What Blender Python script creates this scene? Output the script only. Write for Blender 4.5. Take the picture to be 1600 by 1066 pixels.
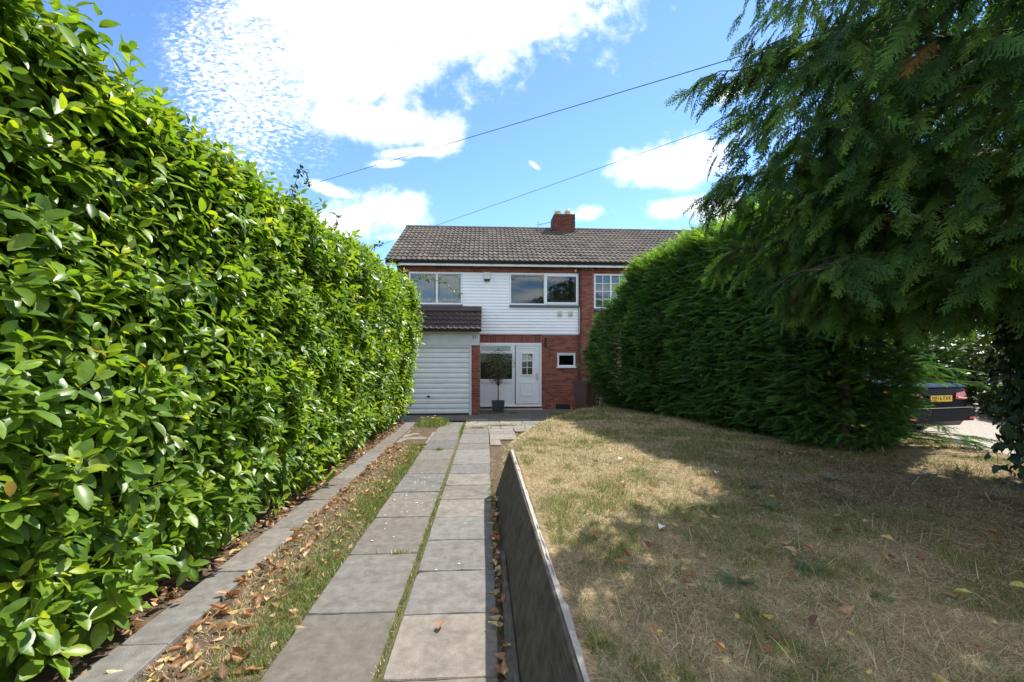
import bpy, bmesh, math, random
import numpy as np
from mathutils import Vector, Matrix
R = math.radians
random.seed(7)
rng = np.random.default_rng(11)
scn = bpy.context.scene
for o in list(bpy.data.objects):
    bpy.data.objects.remove(o)
COL = scn.collection

# ------------------------------------------------------------------ camera
YAW = R(3.35)
cam_d = bpy.data.cameras.new('camera')
cam_d.lens = 15.75
cam_d.sensor_width = 36.0
cam_d.shift_y = 30 / 1600
cam_d.clip_start = 0.05
cam_d.clip_end = 2000
cam = bpy.data.objects.new('camera', cam_d)
cam.location = (0, 0, 1.65)
cam.rotation_euler = (R(90), 0, -YAW)
COL.objects.link(cam)
scn.camera = cam

# ------------------------------------------------------------------ light
SUN_DIR = Vector((0.60, 0.51, 1.0)).normalized()      # towards the sun
SUN_EL = math.asin(SUN_DIR.z)
SUN_AZ = math.atan2(SUN_DIR.x, SUN_DIR.y)
sun_d = bpy.data.lights.new('sun', 'SUN')
sun_d.energy = 3.0
sun_d.angle = R(0.55)
sun_d.color = (1.0, 0.95, 0.86)
sun = bpy.data.objects.new('sun', sun_d)
sun.rotation_euler = (-SUN_DIR).to_track_quat('-Z', 'Y').to_euler()
sun.location = (20, 20, 40)
COL.objects.link(sun)

world = bpy.data.worlds.new('World')
scn.world = world
world.use_nodes = True
SKY_STRENGTH = 0.10
CLOUD_STRENGTH = 0.70


def build_world():
    nt = world.node_tree
    nt.nodes.clear()
    N, L = nt.nodes.new, nt.links.new

    def math_(op, a, b=None, c=None, clamp=False):
        n = N('ShaderNodeMath')
        n.operation = op
        n.use_clamp = clamp
        for i, v in enumerate((a, b, c)):
            if v is None:
                continue
            if isinstance(v, (int, float)):
                n.inputs[i].default_value = v
            else:
                L(v, n.inputs[i])
        return n.outputs[0]

    def ramp(v, lo, hi):
        n = N('ShaderNodeMapRange')
        n.interpolation_type = 'SMOOTHSTEP'
        L(v, n.inputs[0])
        n.inputs[1].default_value = lo
        n.inputs[2].default_value = hi
        return n.outputs[0]

    def noise(vec, scale, detail=6, rough=0.55, dist=0.0):
        n = N('ShaderNodeTexNoise')
        L(vec, n.inputs['Vector'])
        n.inputs['Scale'].default_value = scale
        n.inputs['Detail'].default_value = detail
        n.inputs['Roughness'].default_value = rough
        n.inputs['Distortion'].default_value = dist
        return n.outputs[0]

    tc = N('ShaderNodeTexCoord')
    D = tc.outputs['Generated']
    sep = N('ShaderNodeSeparateXYZ')
    L(D, sep.inputs[0])
    dx, dy, dz = sep.outputs
    yy = math_('MAXIMUM', dy, 0.08)
    comb = N('ShaderNodeCombineXYZ')
    L(math_('DIVIDE', dx, yy), comb.inputs[0])
    L(math_('DIVIDE', dz, yy), comb.inputs[1])
    P = comb.outputs[0]                         # direction on an upright plane to the north
    zz = math_('MAXIMUM', dz, 0.06)
    comb2 = N('ShaderNodeCombineXYZ')
    L(math_('DIVIDE', dx, zz), comb2.inputs[0])
    L(math_('DIVIDE', dy, zz), comb2.inputs[1])
    Q = comb2.outputs[0]                        # direction on a level cloud layer

    def blob(cx, cy, a, b, rot):
        m = N('ShaderNodeMapping')
        m.vector_type = 'TEXTURE'
        L(P, m.inputs[0])
        m.inputs['Location'].default_value = (cx, cy, 0)
        m.inputs['Rotation'].default_value = (0, 0, R(rot))
        m.inputs['Scale'].default_value = (a, b, 1)
        v = N('ShaderNodeVectorMath')
        v.operation = 'LENGTH'
        L(m.outputs[0], v.inputs[0])
        return v.outputs['Value']

    def pl(u, v):
        a = (u - 800) / 700
        s, c = math.sin(YAW), math.cos(YAW)
        x, y = s + a * c, c - a * s
        return x / y, (563 - v) / 700 / y

    n_big = noise(P, 4.5, 9, 0.6, 0.25)
    n_mid = noise(P, 12, 6, 0.6, 0.3)
    n_fine = noise(P, 32, 7, 0.62, 0.2)
    blobs = [  # u, v, half width, half height (photo pixels of angle), tilt
        (650, -30, 320, 155, 10), (800, 40, 200, 42, 20), (560, 90, 150, 85, 6), (900, -40, 160, 70, 22),
        (575, 192, 125, 34, -6), (688, 208, 42, 34, 10), (655, 238, 62, 10, 5),
        (590, 330, 80, 36, 4), (540, 352, 90, 30, 8), (640, 318, 34, 22, 0), (700, 372, 130, 10, 0),
        (1010, 268, 72, 30, -8), (1085, 246, 75, 38, 10), (1065, 324, 54, 16, 4), (1150, 330, 90, 26, 4),
        (915, 334, 36, 15, 5), (1140, 146, 36, 14, 32), (605, 256, 30, 7, 5), (520, 298, 44, 10, -18),
        (835, 258, 12, 5, -40), (1350, 470, 160, 50, 4), (1500, 420, 120, 60, 0), (300, 420, 170, 70, 0),
    ]
    f = None
    for (u, v, a, b, rot) in blobs:
        cx, cy = pl(u, v)
        ln = blob(cx, cy, a / 700, b / 700, rot)
        if f is None:
            f = ln
        else:
            n = N('ShaderNodeMath')
            n.operation = 'SMOOTH_MIN'
            L(f, n.inputs[0])
            L(ln, n.inputs[1])
            n.inputs[2].default_value = 0.12
            f = n.outputs[0]
    e = math_('SUBTRACT', 1.0, f)
    e = math_('MAXIMUM', e, -1.2)
    e = math_('ADD', e, math_('MULTIPLY', math_('SUBTRACT', n_big, 0.5), 1.3))
    e = math_('ADD', e, math_('MULTIPLY', math_('SUBTRACT', n_mid, 0.5), 1.7))
    e = math_('ADD', e, math_('MULTIPLY', math_('SUBTRACT', n_fine, 0.5), 0.9))
    m1 = ramp(e, -0.28, 0.85)
    # mackerel field, rippled
    cx, cy = pl(395, 110)
    mk = blob(cx, cy, 150 / 700, 190 / 700, 12)
    mk = math_('ADD', math_('SUBTRACT', 1.0, mk), math_('MULTIPLY', math_('SUBTRACT', n_big, 0.5), 1.3))
    mp = N('ShaderNodeMapping')
    L(P, mp.inputs[0])
    mp.inputs['Rotation'].default_value = (0, 0, R(28))
    mp.inputs['Scale'].default_value = (1.0, 1.9, 1.0)
    rip = noise(mp.outputs[0], 74, 4, 0.55, 0.4)
    rip2 = ramp(math_('ADD', rip, math_('MULTIPLY', mk, 0.24)), 0.46, 0.88)
    m2 = math_('MULTIPLY', rip2, ramp(mk, -0.15, 0.5))
    m = math_('MAXIMUM', m1, m2)
    north = ramp(dy, 0.12, 0.3)
    m = math_('MULTIPLY', m, north)
    # broken cloud over the unseen rest of the sky, thickened for fill light
    g1 = noise(Q, 1.1, 8, 0.58, 0.2)
    g = math_('MULTIPLY', ramp(g1, 0.40, 0.60), math_('SUBTRACT', 1.0, north))
    m = math_('MAXIMUM', m, g)
    m = math_('MULTIPLY', m, ramp(dz, -0.01, 0.03))
    m = math_('MULTIPLY', m, 0.97)

    sky = N('ShaderNodeTexSky')
    sky.sky_type = 'NISHITA'
    sky.sun_disc = False
    sky.sun_elevation = SUN_EL
    sky.sun_rotation = SUN_AZ
    sky.altitude = 1200
    sky.air_density = 1.0
    sky.dust_density = 0.1
    sky.ozone_density = 2.6
    b1 = N('ShaderNodeBackground')
    tint = N('ShaderNodeVectorMath')
    tint.operation = 'MULTIPLY'
    L(sky.outputs[0], tint.inputs[0])
    tint.inputs[1].default_value = (0.80, 0.94, 1.06)
    L(tint.outputs[0], b1.inputs[0])
    b1.inputs[1].default_value = SKY_STRENGTH
    b2 = N('ShaderNodeBackground')
    b2.inputs[0].default_value = (1.0, 1.0, 1.0, 1)
    b2.inputs[1].default_value = CLOUD_STRENGTH
    mix = N('ShaderNodeMixShader')
    L(m, mix.inputs[0])
    L(b1.outputs[0], mix.inputs[1])
    L(b2.outputs[0], mix.inputs[2])
    out = N('ShaderNodeOutputWorld')
    L(mix.outputs[0], out.inputs[0])


build_world()
scn.view_settings.view_transform = 'Standard'
scn.view_settings.look = 'None'
scn.view_settings.exposure = 1.48
scn.view_settings.gamma = 1.0
scn.view_settings.use_curve_mapping = False
scn.cycles.max_bounces = 6
scn.cycles.transparent_max_bounces = 8
scn.cycles.caustics_reflective = False
scn.cycles.caustics_refractive = False

# ------------------------------------------------------------------ helpers
def smooth01(t):
    t = np.clip(t, 0, 1)
    return t * t * (3 - 2 * t)


def vnoise(x, y, seed=0):
    x = np.asarray(x, float)
    y = np.asarray(y, float)
    xi, yi = np.floor(x).astype(np.int64), np.floor(y).astype(np.int64)
    fx, fy = x - xi, y - yi
    fx, fy = fx * fx * (3 - 2 * fx), fy * fy * (3 - 2 * fy)

    def h(a, b):
        n = (a * 374761393 + b * 668265263 + seed * 1442695041) & 0x7fffffff
        n = ((n ^ (n >> 13)) * 1274126177) & 0x7fffffff
        return ((n ^ (n >> 16)) & 0xffff) / 65535.0
    return (h(xi, yi) * (1 - fx) + h(xi + 1, yi) * fx) * (1 - fy) + (h(xi, yi + 1) * (1 - fx) + h(xi + 1, yi + 1) * fx) * fy


def fbm(x, y, seed=0, o=4):
    s, a, t = 0, 0.5, 0
    for i in range(o):
        s = s + a * vnoise(np.asarray(x) * 2 ** i, np.asarray(y) * 2 ** i, seed + i * 17)
        t += a
        a *= 0.5
    return s / t


def tag(o, label=None, cat=None, group=None, kind=None):
    if label: o['label'] = label
    if cat: o['category'] = cat
    if group: o['group'] = group
    if kind: o['kind'] = kind
    return o


def empty(name, loc=(0, 0, 0), rz=0.0):
    o = bpy.data.objects.new(name, None)
    o.empty_display_size = 0.2
    o.location = loc
    o.rotation_euler = (0, 0, rz)
    COL.objects.link(o)
    return o


def link(name, me, parent=None, loc=None, rot=None, scale=None):
    o = bpy.data.objects.new(name, me)
    COL.objects.link(o)
    if parent is not None:
        o.parent = parent
    if loc is not None: o.location = loc
    if rot is not None: o.rotation_euler = rot
    if scale is not None: o.scale = scale
    return o


def np_mesh(name, V, F, mat, col=None, smooth=False):
    """one mesh from arrays: V (n,3), F (m,k); col (n,3) goes to the point colour attribute 'col'"""
    me = bpy.data.meshes.new(name)
    V = np.ascontiguousarray(V, np.float32)
    F = np.ascontiguousarray(F, np.int32)
    m, k = F.shape
    me.vertices.add(len(V))
    me.vertices.foreach_set('co', V.ravel())
    me.loops.add(m * k)
    me.loops.foreach_set('vertex_index', F.ravel())
    me.polygons.add(m)
    me.polygons.foreach_set('loop_start', np.arange(m, dtype=np.int32) * k)
    if smooth:
        me.polygons.foreach_set('use_smooth', np.ones(m, dtype=bool))
    if col is not None:
        a = me.attributes.new('col', 'FLOAT_COLOR', 'POINT')
        c = np.ones((len(V), 4), np.float32)
        c[:, :3] = col
        a.data.foreach_set('color', c.ravel())
    me.update(calc_edges=True)
    if mat is not None:
        me.materials.append(mat)
    return me


class MB:
    def __init__(s):
        s.v, s.f = [], []

    def add(s, vs, fs):
        b = len(s.v)
        s.v += [tuple(p) for p in vs]
        s.f += [tuple(i + b for i in f) for f in fs]
        return s

    def box(s, x0, x1, y0, y1, z0, z1):
        vs = [(x0, y0, z0), (x1, y0, z0), (x1, y1, z0), (x0, y1, z0), (x0, y0, z1), (x1, y0, z1), (x1, y1, z1), (x0, y1, z1)]
        return s.add(vs, [(0, 3, 2, 1), (4, 5, 6, 7), (0, 1, 5, 4), (1, 2, 6, 5), (2, 3, 7, 6), (3, 0, 4, 7)])

    def cbox(s, x0, x1, y0, y1, z0, z1, c):
        """box with chamfered edges on the -y and +z sides all round"""
        bm = bmesh.new()
        bmesh.ops.create_cube(bm, size=1)
        for v in bm.verts:
            v.co = Vector(((x0 + x1) / 2 + v.co.x * (x1 - x0), (y0 + y1) / 2 + v.co.y * (y1 - y0), (z0 + z1) / 2 + v.co.z * (z1 - z0)))
        bmesh.ops.bevel(bm, geom=bm.edges[:], offset=c, segments=1, affect='EDGES')
        bm.verts.index_update()
        s.add([v.co for v in bm.verts], [[v.index for v in f.verts] for f in bm.faces])
        bm.free()
        return s

    def tube(s, pts, r0, r1=None, n=6, cap=True):
        r1 = r0 if r1 is None else r1
        pts = [Vector(p) for p in pts]
        rings = []
        m = len(pts)
        for i, p in enumerate(pts):
            t = (pts[min(i + 1, m - 1)] - pts[max(i - 1, 0)]).normalized()
            up = Vector((0, 0, 1)) if abs(t.z) < 0.95 else Vector((1, 0, 0))
            a = t.cross(up).normalized()
            b = a.cross(t)
            if isinstance(r0, (list, tuple)):
                r = r0[i]
            else:
                r = r0 + (r1 - r0) * i / (m - 1)
            rings.append([p + (a * math.cos(2 * math.pi * k / n) + b * math.sin(2 * math.pi * k / n)) * r for k in range(n)])
        vs = [v for rg in rings for v in rg]
        fs = [(i * n + k, i * n + (k + 1) % n, (i + 1) * n + (k + 1) % n, (i + 1) * n + k) for i in range(m - 1) for k in range(n)]
        if cap:
            fs += [tuple(range(n - 1, -1, -1)), tuple((m - 1) * n + k for k in range(n))]
        return s.add(vs, fs)

    def lathe(s, prof, cx, cy, n=16):
        vs = [(cx + r * math.cos(2 * math.pi * k / n), cy + r * math.sin(2 * math.pi * k / n), z) for (r, z) in prof for k in range(n)]
        m = len(prof)
        fs = [(i * n + k, i * n + (k + 1) % n, (i + 1) * n + (k + 1) % n, (i + 1) * n + k) for i in range(m - 1) for k in range(n)]
        fs += [tuple(range(n - 1, -1, -1)), tuple((m - 1) * n + k for k in range(n))]
        return s.add(vs, fs)

    def ext(s, poly, x0, x1):
        """polygon in (y,z) swept along x"""
        n = len(poly)
        vs = [(x0, y, z) for y, z in poly] + [(x1, y, z) for y, z in poly]
        fs = [(i, (i + 1) % n, n + (i + 1) % n, n + i) for i in range(n)]
        fs += [tuple(range(n - 1, -1, -1)), tuple(range(n, 2 * n))]
        return s.add(vs, fs)

    def mesh(s, name, mat, smooth=False, col=None, fix=True):
        me = bpy.data.meshes.new(name)
        me.from_pydata(s.v, [], s.f)
        if fix:
            bm = bmesh.new()
            bm.from_mesh(me)
            bmesh.ops.recalc_face_normals(bm, faces=bm.faces[:])
            bm.to_mesh(me)
            bm.free()
        if smooth:
            me.polygons.foreach_set('use_smooth', [True] * len(me.polygons))
        if col is not None:
            a = me.attributes.new('col', 'FLOAT_COLOR', 'POINT')
            a.data.foreach_set('color', np.tile(np.array([*col, 1], np.float32), len(me.vertices)))
        me.update()
        if mat is not None:
            me.materials.append(mat)
        return me

    def obj(s, name, mat, parent=None, smooth=False, col=None, fix=True):
        return link(name, s.mesh(name, mat, smooth, col, fix), parent)


# ------------------------------------------------------------------ materials
def mat(name, color=(0.5, 0.5, 0.5), rough=0.6, spec=0.5, metal=0.0, var=0.0, vscale=3.0, bump=0.0, bscale=60.0, attr=False,
        stain=None, sscale=2.0, slo=0.5, shi=0.7, transl=0.0, coat=0.0, detail=6, vcol=None):
    """principled surface: noise variation of the base colour, optional blotches of a second colour, bump, attribute colour"""
    m = bpy.data.materials.new(name)
    m.use_nodes = True
    nt = m.node_tree
    N, L = nt.nodes.new, nt.links.new
    p = nt.nodes['Principled BSDF']
    out = nt.nodes['Material Output']
    p.inputs['Roughness'].default_value = rough
    p.inputs['Specular IOR Level'].default_value = spec
    p.inputs['Metallic'].default_value = metal
    p.inputs['Coat Weight'].default_value = coat
    tc = N('ShaderNodeTexCoord')
    geo = N('ShaderNodeNewGeometry')
    pos = geo.outputs['Position']
    c = None
    if attr:
        a = N('ShaderNodeAttribute')
        a.attribute_name = 'col'
        c = a.outputs['Color']
    else:
        rgb = N('ShaderNodeRGB')
        rgb.outputs[0].default_value = (*color, 1)
        c = rgb.outputs[0]

    def nz(scale, det=detail, rg=0.6):
        n = N('ShaderNodeTexNoise')
        L(pos, n.inputs['Vector'])
        n.inputs['Scale'].default_value = scale
        n.inputs['Detail'].default_value = det
        n.inputs['Roughness'].default_value = rg
        return n.outputs[0]
    if var:
        mr = N('ShaderNodeMapRange')
        L(nz(vscale), mr.inputs[0])
        mr.inputs[1].default_value = 0.25
        mr.inputs[2].default_value = 0.75
        mr.inputs[3].default_value = 1 - var
        mr.inputs[4].default_value = 1 + var
        mx = N('ShaderNodeVectorMath')
        mx.operation = 'SCALE'
        L(c, mx.inputs[0])
        L(mr.outputs[0], mx.inputs['Scale'])
        c = mx.outputs[0]
    if stain is not None:
        mr = N('ShaderNodeMapRange')
        mr.interpolation_type = 'SMOOTHSTEP'
        L(nz(sscale, 8, 0.65), mr.inputs[0])
        mr.inputs[1].default_value = slo
        mr.inputs[2].default_value = shi
        mx = N('ShaderNodeMix')
        mx.data_type = 'RGBA'
        L(mr.outputs[0], mx.inputs['Factor'])
        L(c, mx.inputs['A'])
        mx.inputs['B'].default_value = (*stain, 1)
        c = mx.outputs['Result']
    L(c, p.inputs['Base Color'])
    if bump:
        b = N('ShaderNodeBump')
        b.inputs['Strength'].default_value = bump
        b.inputs['Distance'].default_value = 0.01
        L(nz(bscale, 5), b.inputs['Height'])
        L(b.outputs[0], p.inputs['Normal'])
    if transl:
        t = N('ShaderNodeBsdfTranslucent')
        vm = N('ShaderNodeVectorMath')
        vm.operation = 'MULTIPLY'
        L(c, vm.inputs[0])
        vm.inputs[1].default_value = vcol or (1.9, 2.0, 0.7)
        L(vm.outputs[0], t.inputs['Color'])
        ms = N('ShaderNodeMixShader')
        ms.inputs[0].default_value = transl
        L(p.outputs[0], ms.inputs[1])
        L(t.outputs[0], ms.inputs[2])
        L(ms.outputs[0], out.inputs['Surface'])
    return m


def glass_mat(name, ior=1.7, tint=(0.8, 0.85, 0.85)):
    m = bpy.data.materials.new(name)
    m.use_nodes = True
    nt = m.node_tree
    nt.nodes.clear()
    N, L = nt.nodes.new, nt.links.new
    fr = N('ShaderNodeFresnel')
    fr.inputs[0].default_value = ior
    tr = N('ShaderNodeBsdfTransparent')
    tr.inputs[0].default_value = (*tint, 1)
    gl = N('ShaderNodeBsdfGlossy')
    gl.inputs['Roughness'].default_value = 0.02
    geo = N('ShaderNodeNewGeometry')
    nz = N('ShaderNodeTexNoise')
    L(geo.outputs['Position'], nz.inputs['Vector'])
    nz.inputs['Scale'].default_value = 1.3
    bp = N('ShaderNodeBump')
    bp.inputs['Strength'].default_value = 0.05
    bp.inputs['Distance'].default_value = 0.02
    L(nz.outputs[0], bp.inputs['Height'])
    L(bp.outputs[0], gl.inputs['Normal'])
    mx = N('ShaderNodeMixShader')
    L(fr.outputs[0], mx.inputs[0])
    L(tr.outputs[0], mx.inputs[1])
    L(gl.outputs[0], mx.inputs[2])
    out = N('ShaderNodeOutputMaterial')
    L(mx.outputs[0], out.inputs[0])
    return m


M = {}
M['laurel'] = mat('laurel_leaf', attr=True, rough=0.36, spec=0.38, transl=0.42, var=0.25, vscale=30, vcol=(1.9, 1.75, 0.6))
M['hedge_core'] = mat('hedge_dark_core', (0.026, 0.036, 0.013), rough=0.9, spec=0.1, var=0.5, vscale=9, bump=1.0, bscale=12)
M['twig'] = mat('twig_bark', (0.10, 0.085, 0.03), rough=0.8, var=0.3, vscale=20)
M['cypress'] = mat('cypress_foliage', attr=True, rough=0.7, spec=0.12, transl=0.3, var=0.3, vscale=9, vcol=(1.7, 1.9, 0.7))
M['bark'] = mat('conifer_bark', (0.11, 0.07, 0.045), rough=0.9, var=0.4, vscale=14, bump=0.9, bscale=45)
M['deadwood'] = mat('dead_twigs', (0.13, 0.065, 0.03), rough=0.9, var=0.4, vscale=12)
M['ivy'] = mat('ivy_leaf', attr=True, rough=0.45, spec=0.35, transl=0.12, var=0.25, vscale=30)
M['grass'] = mat('grass_blades', attr=True, rough=0.75, spec=0.15, transl=0.25, vcol=(1.3, 1.3, 0.9))
M['dryleaf'] = mat('dry_leaf', attr=True, rough=0.6, spec=0.3, transl=0.2, var=0.35, vscale=60, vcol=(1.5, 1.2, 0.7))
M['turf'] = mat('dry_turf', (0.29, 0.215, 0.12), rough=0.95, spec=0.1, var=0.6, vscale=34, bump=1.0, bscale=120, stain=(0.09, 0.09, 0.03), sscale=1.4, slo=0.48, shi=0.7)
M['soil'] = mat('bare_soil', (0.11, 0.08, 0.055), rough=0.95, spec=0.1, var=0.5, vscale=25, bump=1.0, bscale=90, stain=(0.2, 0.15, 0.1), sscale=6)
M['slab'] = mat('concrete_slab', attr=True, rough=0.95, spec=0.08, var=0.30, vscale=14, bump=0.6, bscale=150, stain=(0.125, 0.112, 0.098), sscale=5.0, slo=0.42, shi=0.85, detail=15)
M['moss'] = mat('joint_moss', (0.10, 0.085, 0.03), rough=0.95, var=0.6, vscale=40, bump=1.0, bscale=140, stain=(0.09, 0.11, 0.02), sscale=9)
M['apron'] = mat('old_forecourt', (0.13, 0.12, 0.11), rough=0.9, spec=0.2, var=0.3, vscale=5, bump=0.5, bscale=90, stain=(0.07, 0.065, 0.06), sscale=3)
M['gravel'] = mat('pale_gravel', (0.36, 0.32, 0.265), rough=0.95, spec=0.1, var=0.5, vscale=45, bump=1.0, bscale=90)
M['mortar'] = mat('mortar', (0.33, 0.25, 0.21), rough=0.95, spec=0.1, var=0.3, vscale=12)
M['brick'] = mat('red_brick', attr=True, rough=0.85, spec=0.2, var=0.28, vscale=22, bump=0.5, bscale=120)
M['tile'] = mat('concrete_roof_tile', attr=True, rough=0.85, spec=0.2, var=0.3, vscale=7, bump=0.5, bscale=90, stain=(0.18, 0.165, 0.135), sscale=9, slo=0.56, shi=0.74)
M['gtile'] = mat('garage_roof_tile', attr=True, rough=0.75, spec=0.25, var=0.22, vscale=9, bump=0.4, bscale=90)
M['white'] = mat('white_plastic', (0.80, 0.82, 0.84), rough=0.32, spec=0.45, var=0.03, vscale=4)
M['board'] = mat('white_cladding', (0.84, 0.86, 0.88), rough=0.42, spec=0.35, var=0.05, vscale=2.5, stain=(0.62, 0.63, 0.60), sscale=3.5, slo=0.58, shi=0.85)
M['oldwhite'] = mat('aged_white_paint', (0.62, 0.65, 0.68), rough=0.5, spec=0.35, var=0.12, vscale=4, bump=0.15, bscale=60, stain=(0.34, 0.34, 0.32), sscale=5, slo=0.6, shi=0.8)
M['garagedoor'] = mat('garage_door_paint', (0.72, 0.75, 0.79), rough=0.42, spec=0.4, var=0.07, vscale=3, stain=(0.20, 0.18, 0.17), sscale=7.5, slo=0.685, shi=0.72)
M['black'] = mat('black_plastic', (0.015, 0.015, 0.017), rough=0.4, spec=0.4)
M['lead'] = mat('window_lead', (0.10, 0.11, 0.12), rough=0.5)
M['glass'] = glass_mat('window_glass', 1.75)
M['door_glass'] = glass_mat('door_glass', 1.33)
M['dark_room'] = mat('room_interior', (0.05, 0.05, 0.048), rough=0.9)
M['net'] = mat('net_curtain', (0.62, 0.65, 0.70), rough=0.9, var=0.08, vscale=6)
M['drape'] = mat('door_lace', (0.45, 0.45, 0.42), rough=0.9, var=0.35, vscale=40)
M['cream'] = mat('cream_plastic', (0.60, 0.55, 0.42), rough=0.5, var=0.08)
M['alarm'] = mat('alarm_plastic', (0.62, 0.63, 0.60), rough=0.45, var=0.05)
M['sill'] = mat('grey_sill', (0.10, 0.105, 0.11), rough=0.6, var=0.1)
M['pot'] = mat('clay_pot', (0.50, 0.38, 0.20), rough=0.85, var=0.25, vscale=10)
M['cowl'] = mat('steel_cowl', (0.6, 0.62, 0.65), rough=0.25, metal=0.9)
M['metal'] = mat('aerial_metal', (0.25, 0.26, 0.28), rough=0.4, metal=0.8)
M['chrome'] = mat('chrome', (0.7, 0.7, 0.72), rough=0.15, metal=1.0)
M['slate'] = mat('slate_planter', (0.045, 0.05, 0.06), rough=0.55, var=0.2, vscale=8)
M['olive'] = mat('olive_leaf', attr=True, rough=0.5, spec=0.35, transl=0.15, var=0.2, vscale=20)
M['bin'] = mat('brown_bin_plastic', (0.10, 0.06, 0.052), rough=0.45, spec=0.4, var=0.12, vscale=5)
M['conc_wall'] = None
M['cement'] = mat('rough_cement', (0.36, 0.33, 0.29), rough=0.9, var=0.3, vscale=18, bump=0.7, bscale=90)
M['carpaint'] = mat('car_paint', (0.007, 0.009, 0.015), rough=0.25, spec=0.06, coat=0.0)
M['carglass'] = mat('car_glass', (0.02, 0.025, 0.03), rough=0.03, spec=0.8)
M['plate'] = mat('plate_yellow', (0.72, 0.44, 0.02), rough=0.35)
M['plate_black'] = mat('plate_black', (0.01, 0.01, 0.01), rough=0.4)
M['redlamp'] = mat('lamp_red', (0.55, 0.012, 0.015), rough=0.12, spec=0.6, coat=0.6)
M['tyre'] = mat('tyre_rubber', (0.02, 0.02, 0.02), rough=0.8)
M['cable'] = mat('cable_black', (0.02, 0.02, 0.022), rough=0.6)
M['paper'] = mat('white_paper', (0.62, 0.61, 0.58), rough=0.8, var=0.3, vscale=25)
M['weed'] = mat('weed_leaf', attr=True, rough=0.6, transl=0.2)
M['earth'] = mat('ground_earth', (0.10, 0.09, 0.045), rough=0.95, spec=0.1, var=0.4, vscale=1.5, bump=0.6, bscale=20)


def wall_material():
    """dark weathered concrete with slanting scratches and lime streaks"""
    m = mat('weathered_concrete', (0.115, 0.101, 0.087), rough=0.95, spec=0.08, var=0.45, vscale=9, bump=0.7, bscale=120)
    nt = m.node_tree
    N, L = nt.nodes.new, nt.links.new
    p = nt.nodes['Principled BSDF']
    src = p.inputs['Base Color'].links[0].from_socket
    geo = N('ShaderNodeNewGeometry')
    mp = N('ShaderNodeMapping')
    L(geo.outputs['Position'], mp.inputs[0])
    mp.inputs['Rotation'].default_value = (R(-38), 0, 0)
    mp.inputs['Scale'].default_value = (5, 4.0, 130)
    nz = N('ShaderNodeTexNoise')
    L(mp.outputs[0], nz.inputs['Vector'])
    nz.inputs['Scale'].default_value = 1.0
    nz.inputs['Detail'].default_value = 4
    mr = N('ShaderNodeMapRange')
    mr.interpolation_type = 'SMOOTHSTEP'
    L(nz.outputs[0], mr.inputs[0])
    mr.inputs[1].default_value = 0.55
    mr.inputs[2].default_value = 0.88
    mx = N('ShaderNodeMix')
    mx.data_type = 'RGBA'
    L(mr.outputs[0], mx.inputs['Factor'])
    L(src, mx.inputs['A'])
    mx.inputs['B'].default_value = (0.26, 0.24, 0.21, 1)
    L(mx.outputs['Result'], p.inputs['Base Color'])
    return m


M['conc_wall'] = wall_material()

# ------------------------------------------------------------------ foliage templates and scattering
def scatter(tv, tf, O, X, Z, L, W, col, tipgain=0.0):
    """copies of a template (x along the length, y across, z up from the blade) at O with axes X and Z -> V, F, C"""
    n, m = len(O), len(tv)
    X = X / np.linalg.norm(X, axis=1, keepdims=True)
    Z = Z - (Z * X).sum(1, keepdims=True) * X
    Z = Z / (np.linalg.norm(Z, axis=1, keepdims=True) + 1e-9)
    Y = np.cross(Z, X)
    L = np.broadcast_to(L, (n,))
    W = np.broadcast_to(W, (n,))
    V = (O[:, None, :] + X[:, None, :] * (tv[None, :, 0:1] * L[:, None, None]) + Y[:, None, :] * (tv[None, :, 1:2] * W[:, None, None])
         + Z[:, None, :] * (tv[None, :, 2:3] * L[:, None, None]))
    F = (tf[None, :, :] + (np.arange(n) * m)[:, None, None]).reshape(-1, tf.shape[1])
    C = np.repeat(col, m, axis=0)
    if tipgain:                                  # paler young growth towards the tips
        C = C * np.tile(1 - 0.5 * tipgain + tipgain * np.clip(tv[:, 0] + 0.5 * np.abs(tv[:, 1]), 0, 1), n)[:, None]
    return V.reshape(-1, 3), F, C


def join(parts):
    Vs, Fs, Cs, b = [], [], [], 0
    for V, F, C in parts:
        Vs.append(V)
        Fs.append(F + b)
        Cs.append(C)
        b += len(V)
    return np.concatenate(Vs), np.concatenate(Fs), np.concatenate(Cs)


def leaf_template(stations, widths, fold=0.10, droop=0.18, wave=0.0):
    vs, fs = [], []
    for i, (t, w) in enumerate(zip(stations, widths)):
        z = -droop * t * t
        wv = wave * math.sin(i * 2.1)
        vs += [(t, -0.5 * w, z + fold * w * 0.5 + wv), (t, 0, z), (t, 0.5 * w, z + fold * w * 0.5 - wv)]
    for i in range(len(stations) - 1):
        a, b = i * 3, i * 3 + 3
        fs += [(a, b, b + 1, a + 1), (a + 1, b + 1, b + 2, a + 2)]
    return np.array(vs, float), np.array(fs, int)


LEAF_HI = leaf_template([0, 0.22, 0.48, 0.72, 0.9, 1.0], [0.06, 0.72, 1.0, 0.86, 0.45, 0.03], 0.16, 0.16)
LEAF_LO = leaf_template([0, 0.52, 1.0], [0.16, 1.05, 0.08], 0.16, 0.16)
LEAF_DRY = leaf_template([0, 0.3, 0.65, 1.0], [0.1, 0.95, 0.8, 0.05], 0.55, -0.22, 0.04)
LEAF_SMALL = leaf_template([0, 0.5, 1.0], [0.2, 1.0, 0.1], 0.1, 0.1)


LEAF_FLAT = (np.array([(0, 0, 0), (0.5, -0.5, 0.06), (1, 0, -0.08), (0.5, 0.5, 0.06)], float), np.array([(0, 1, 2, 3)]))


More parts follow.
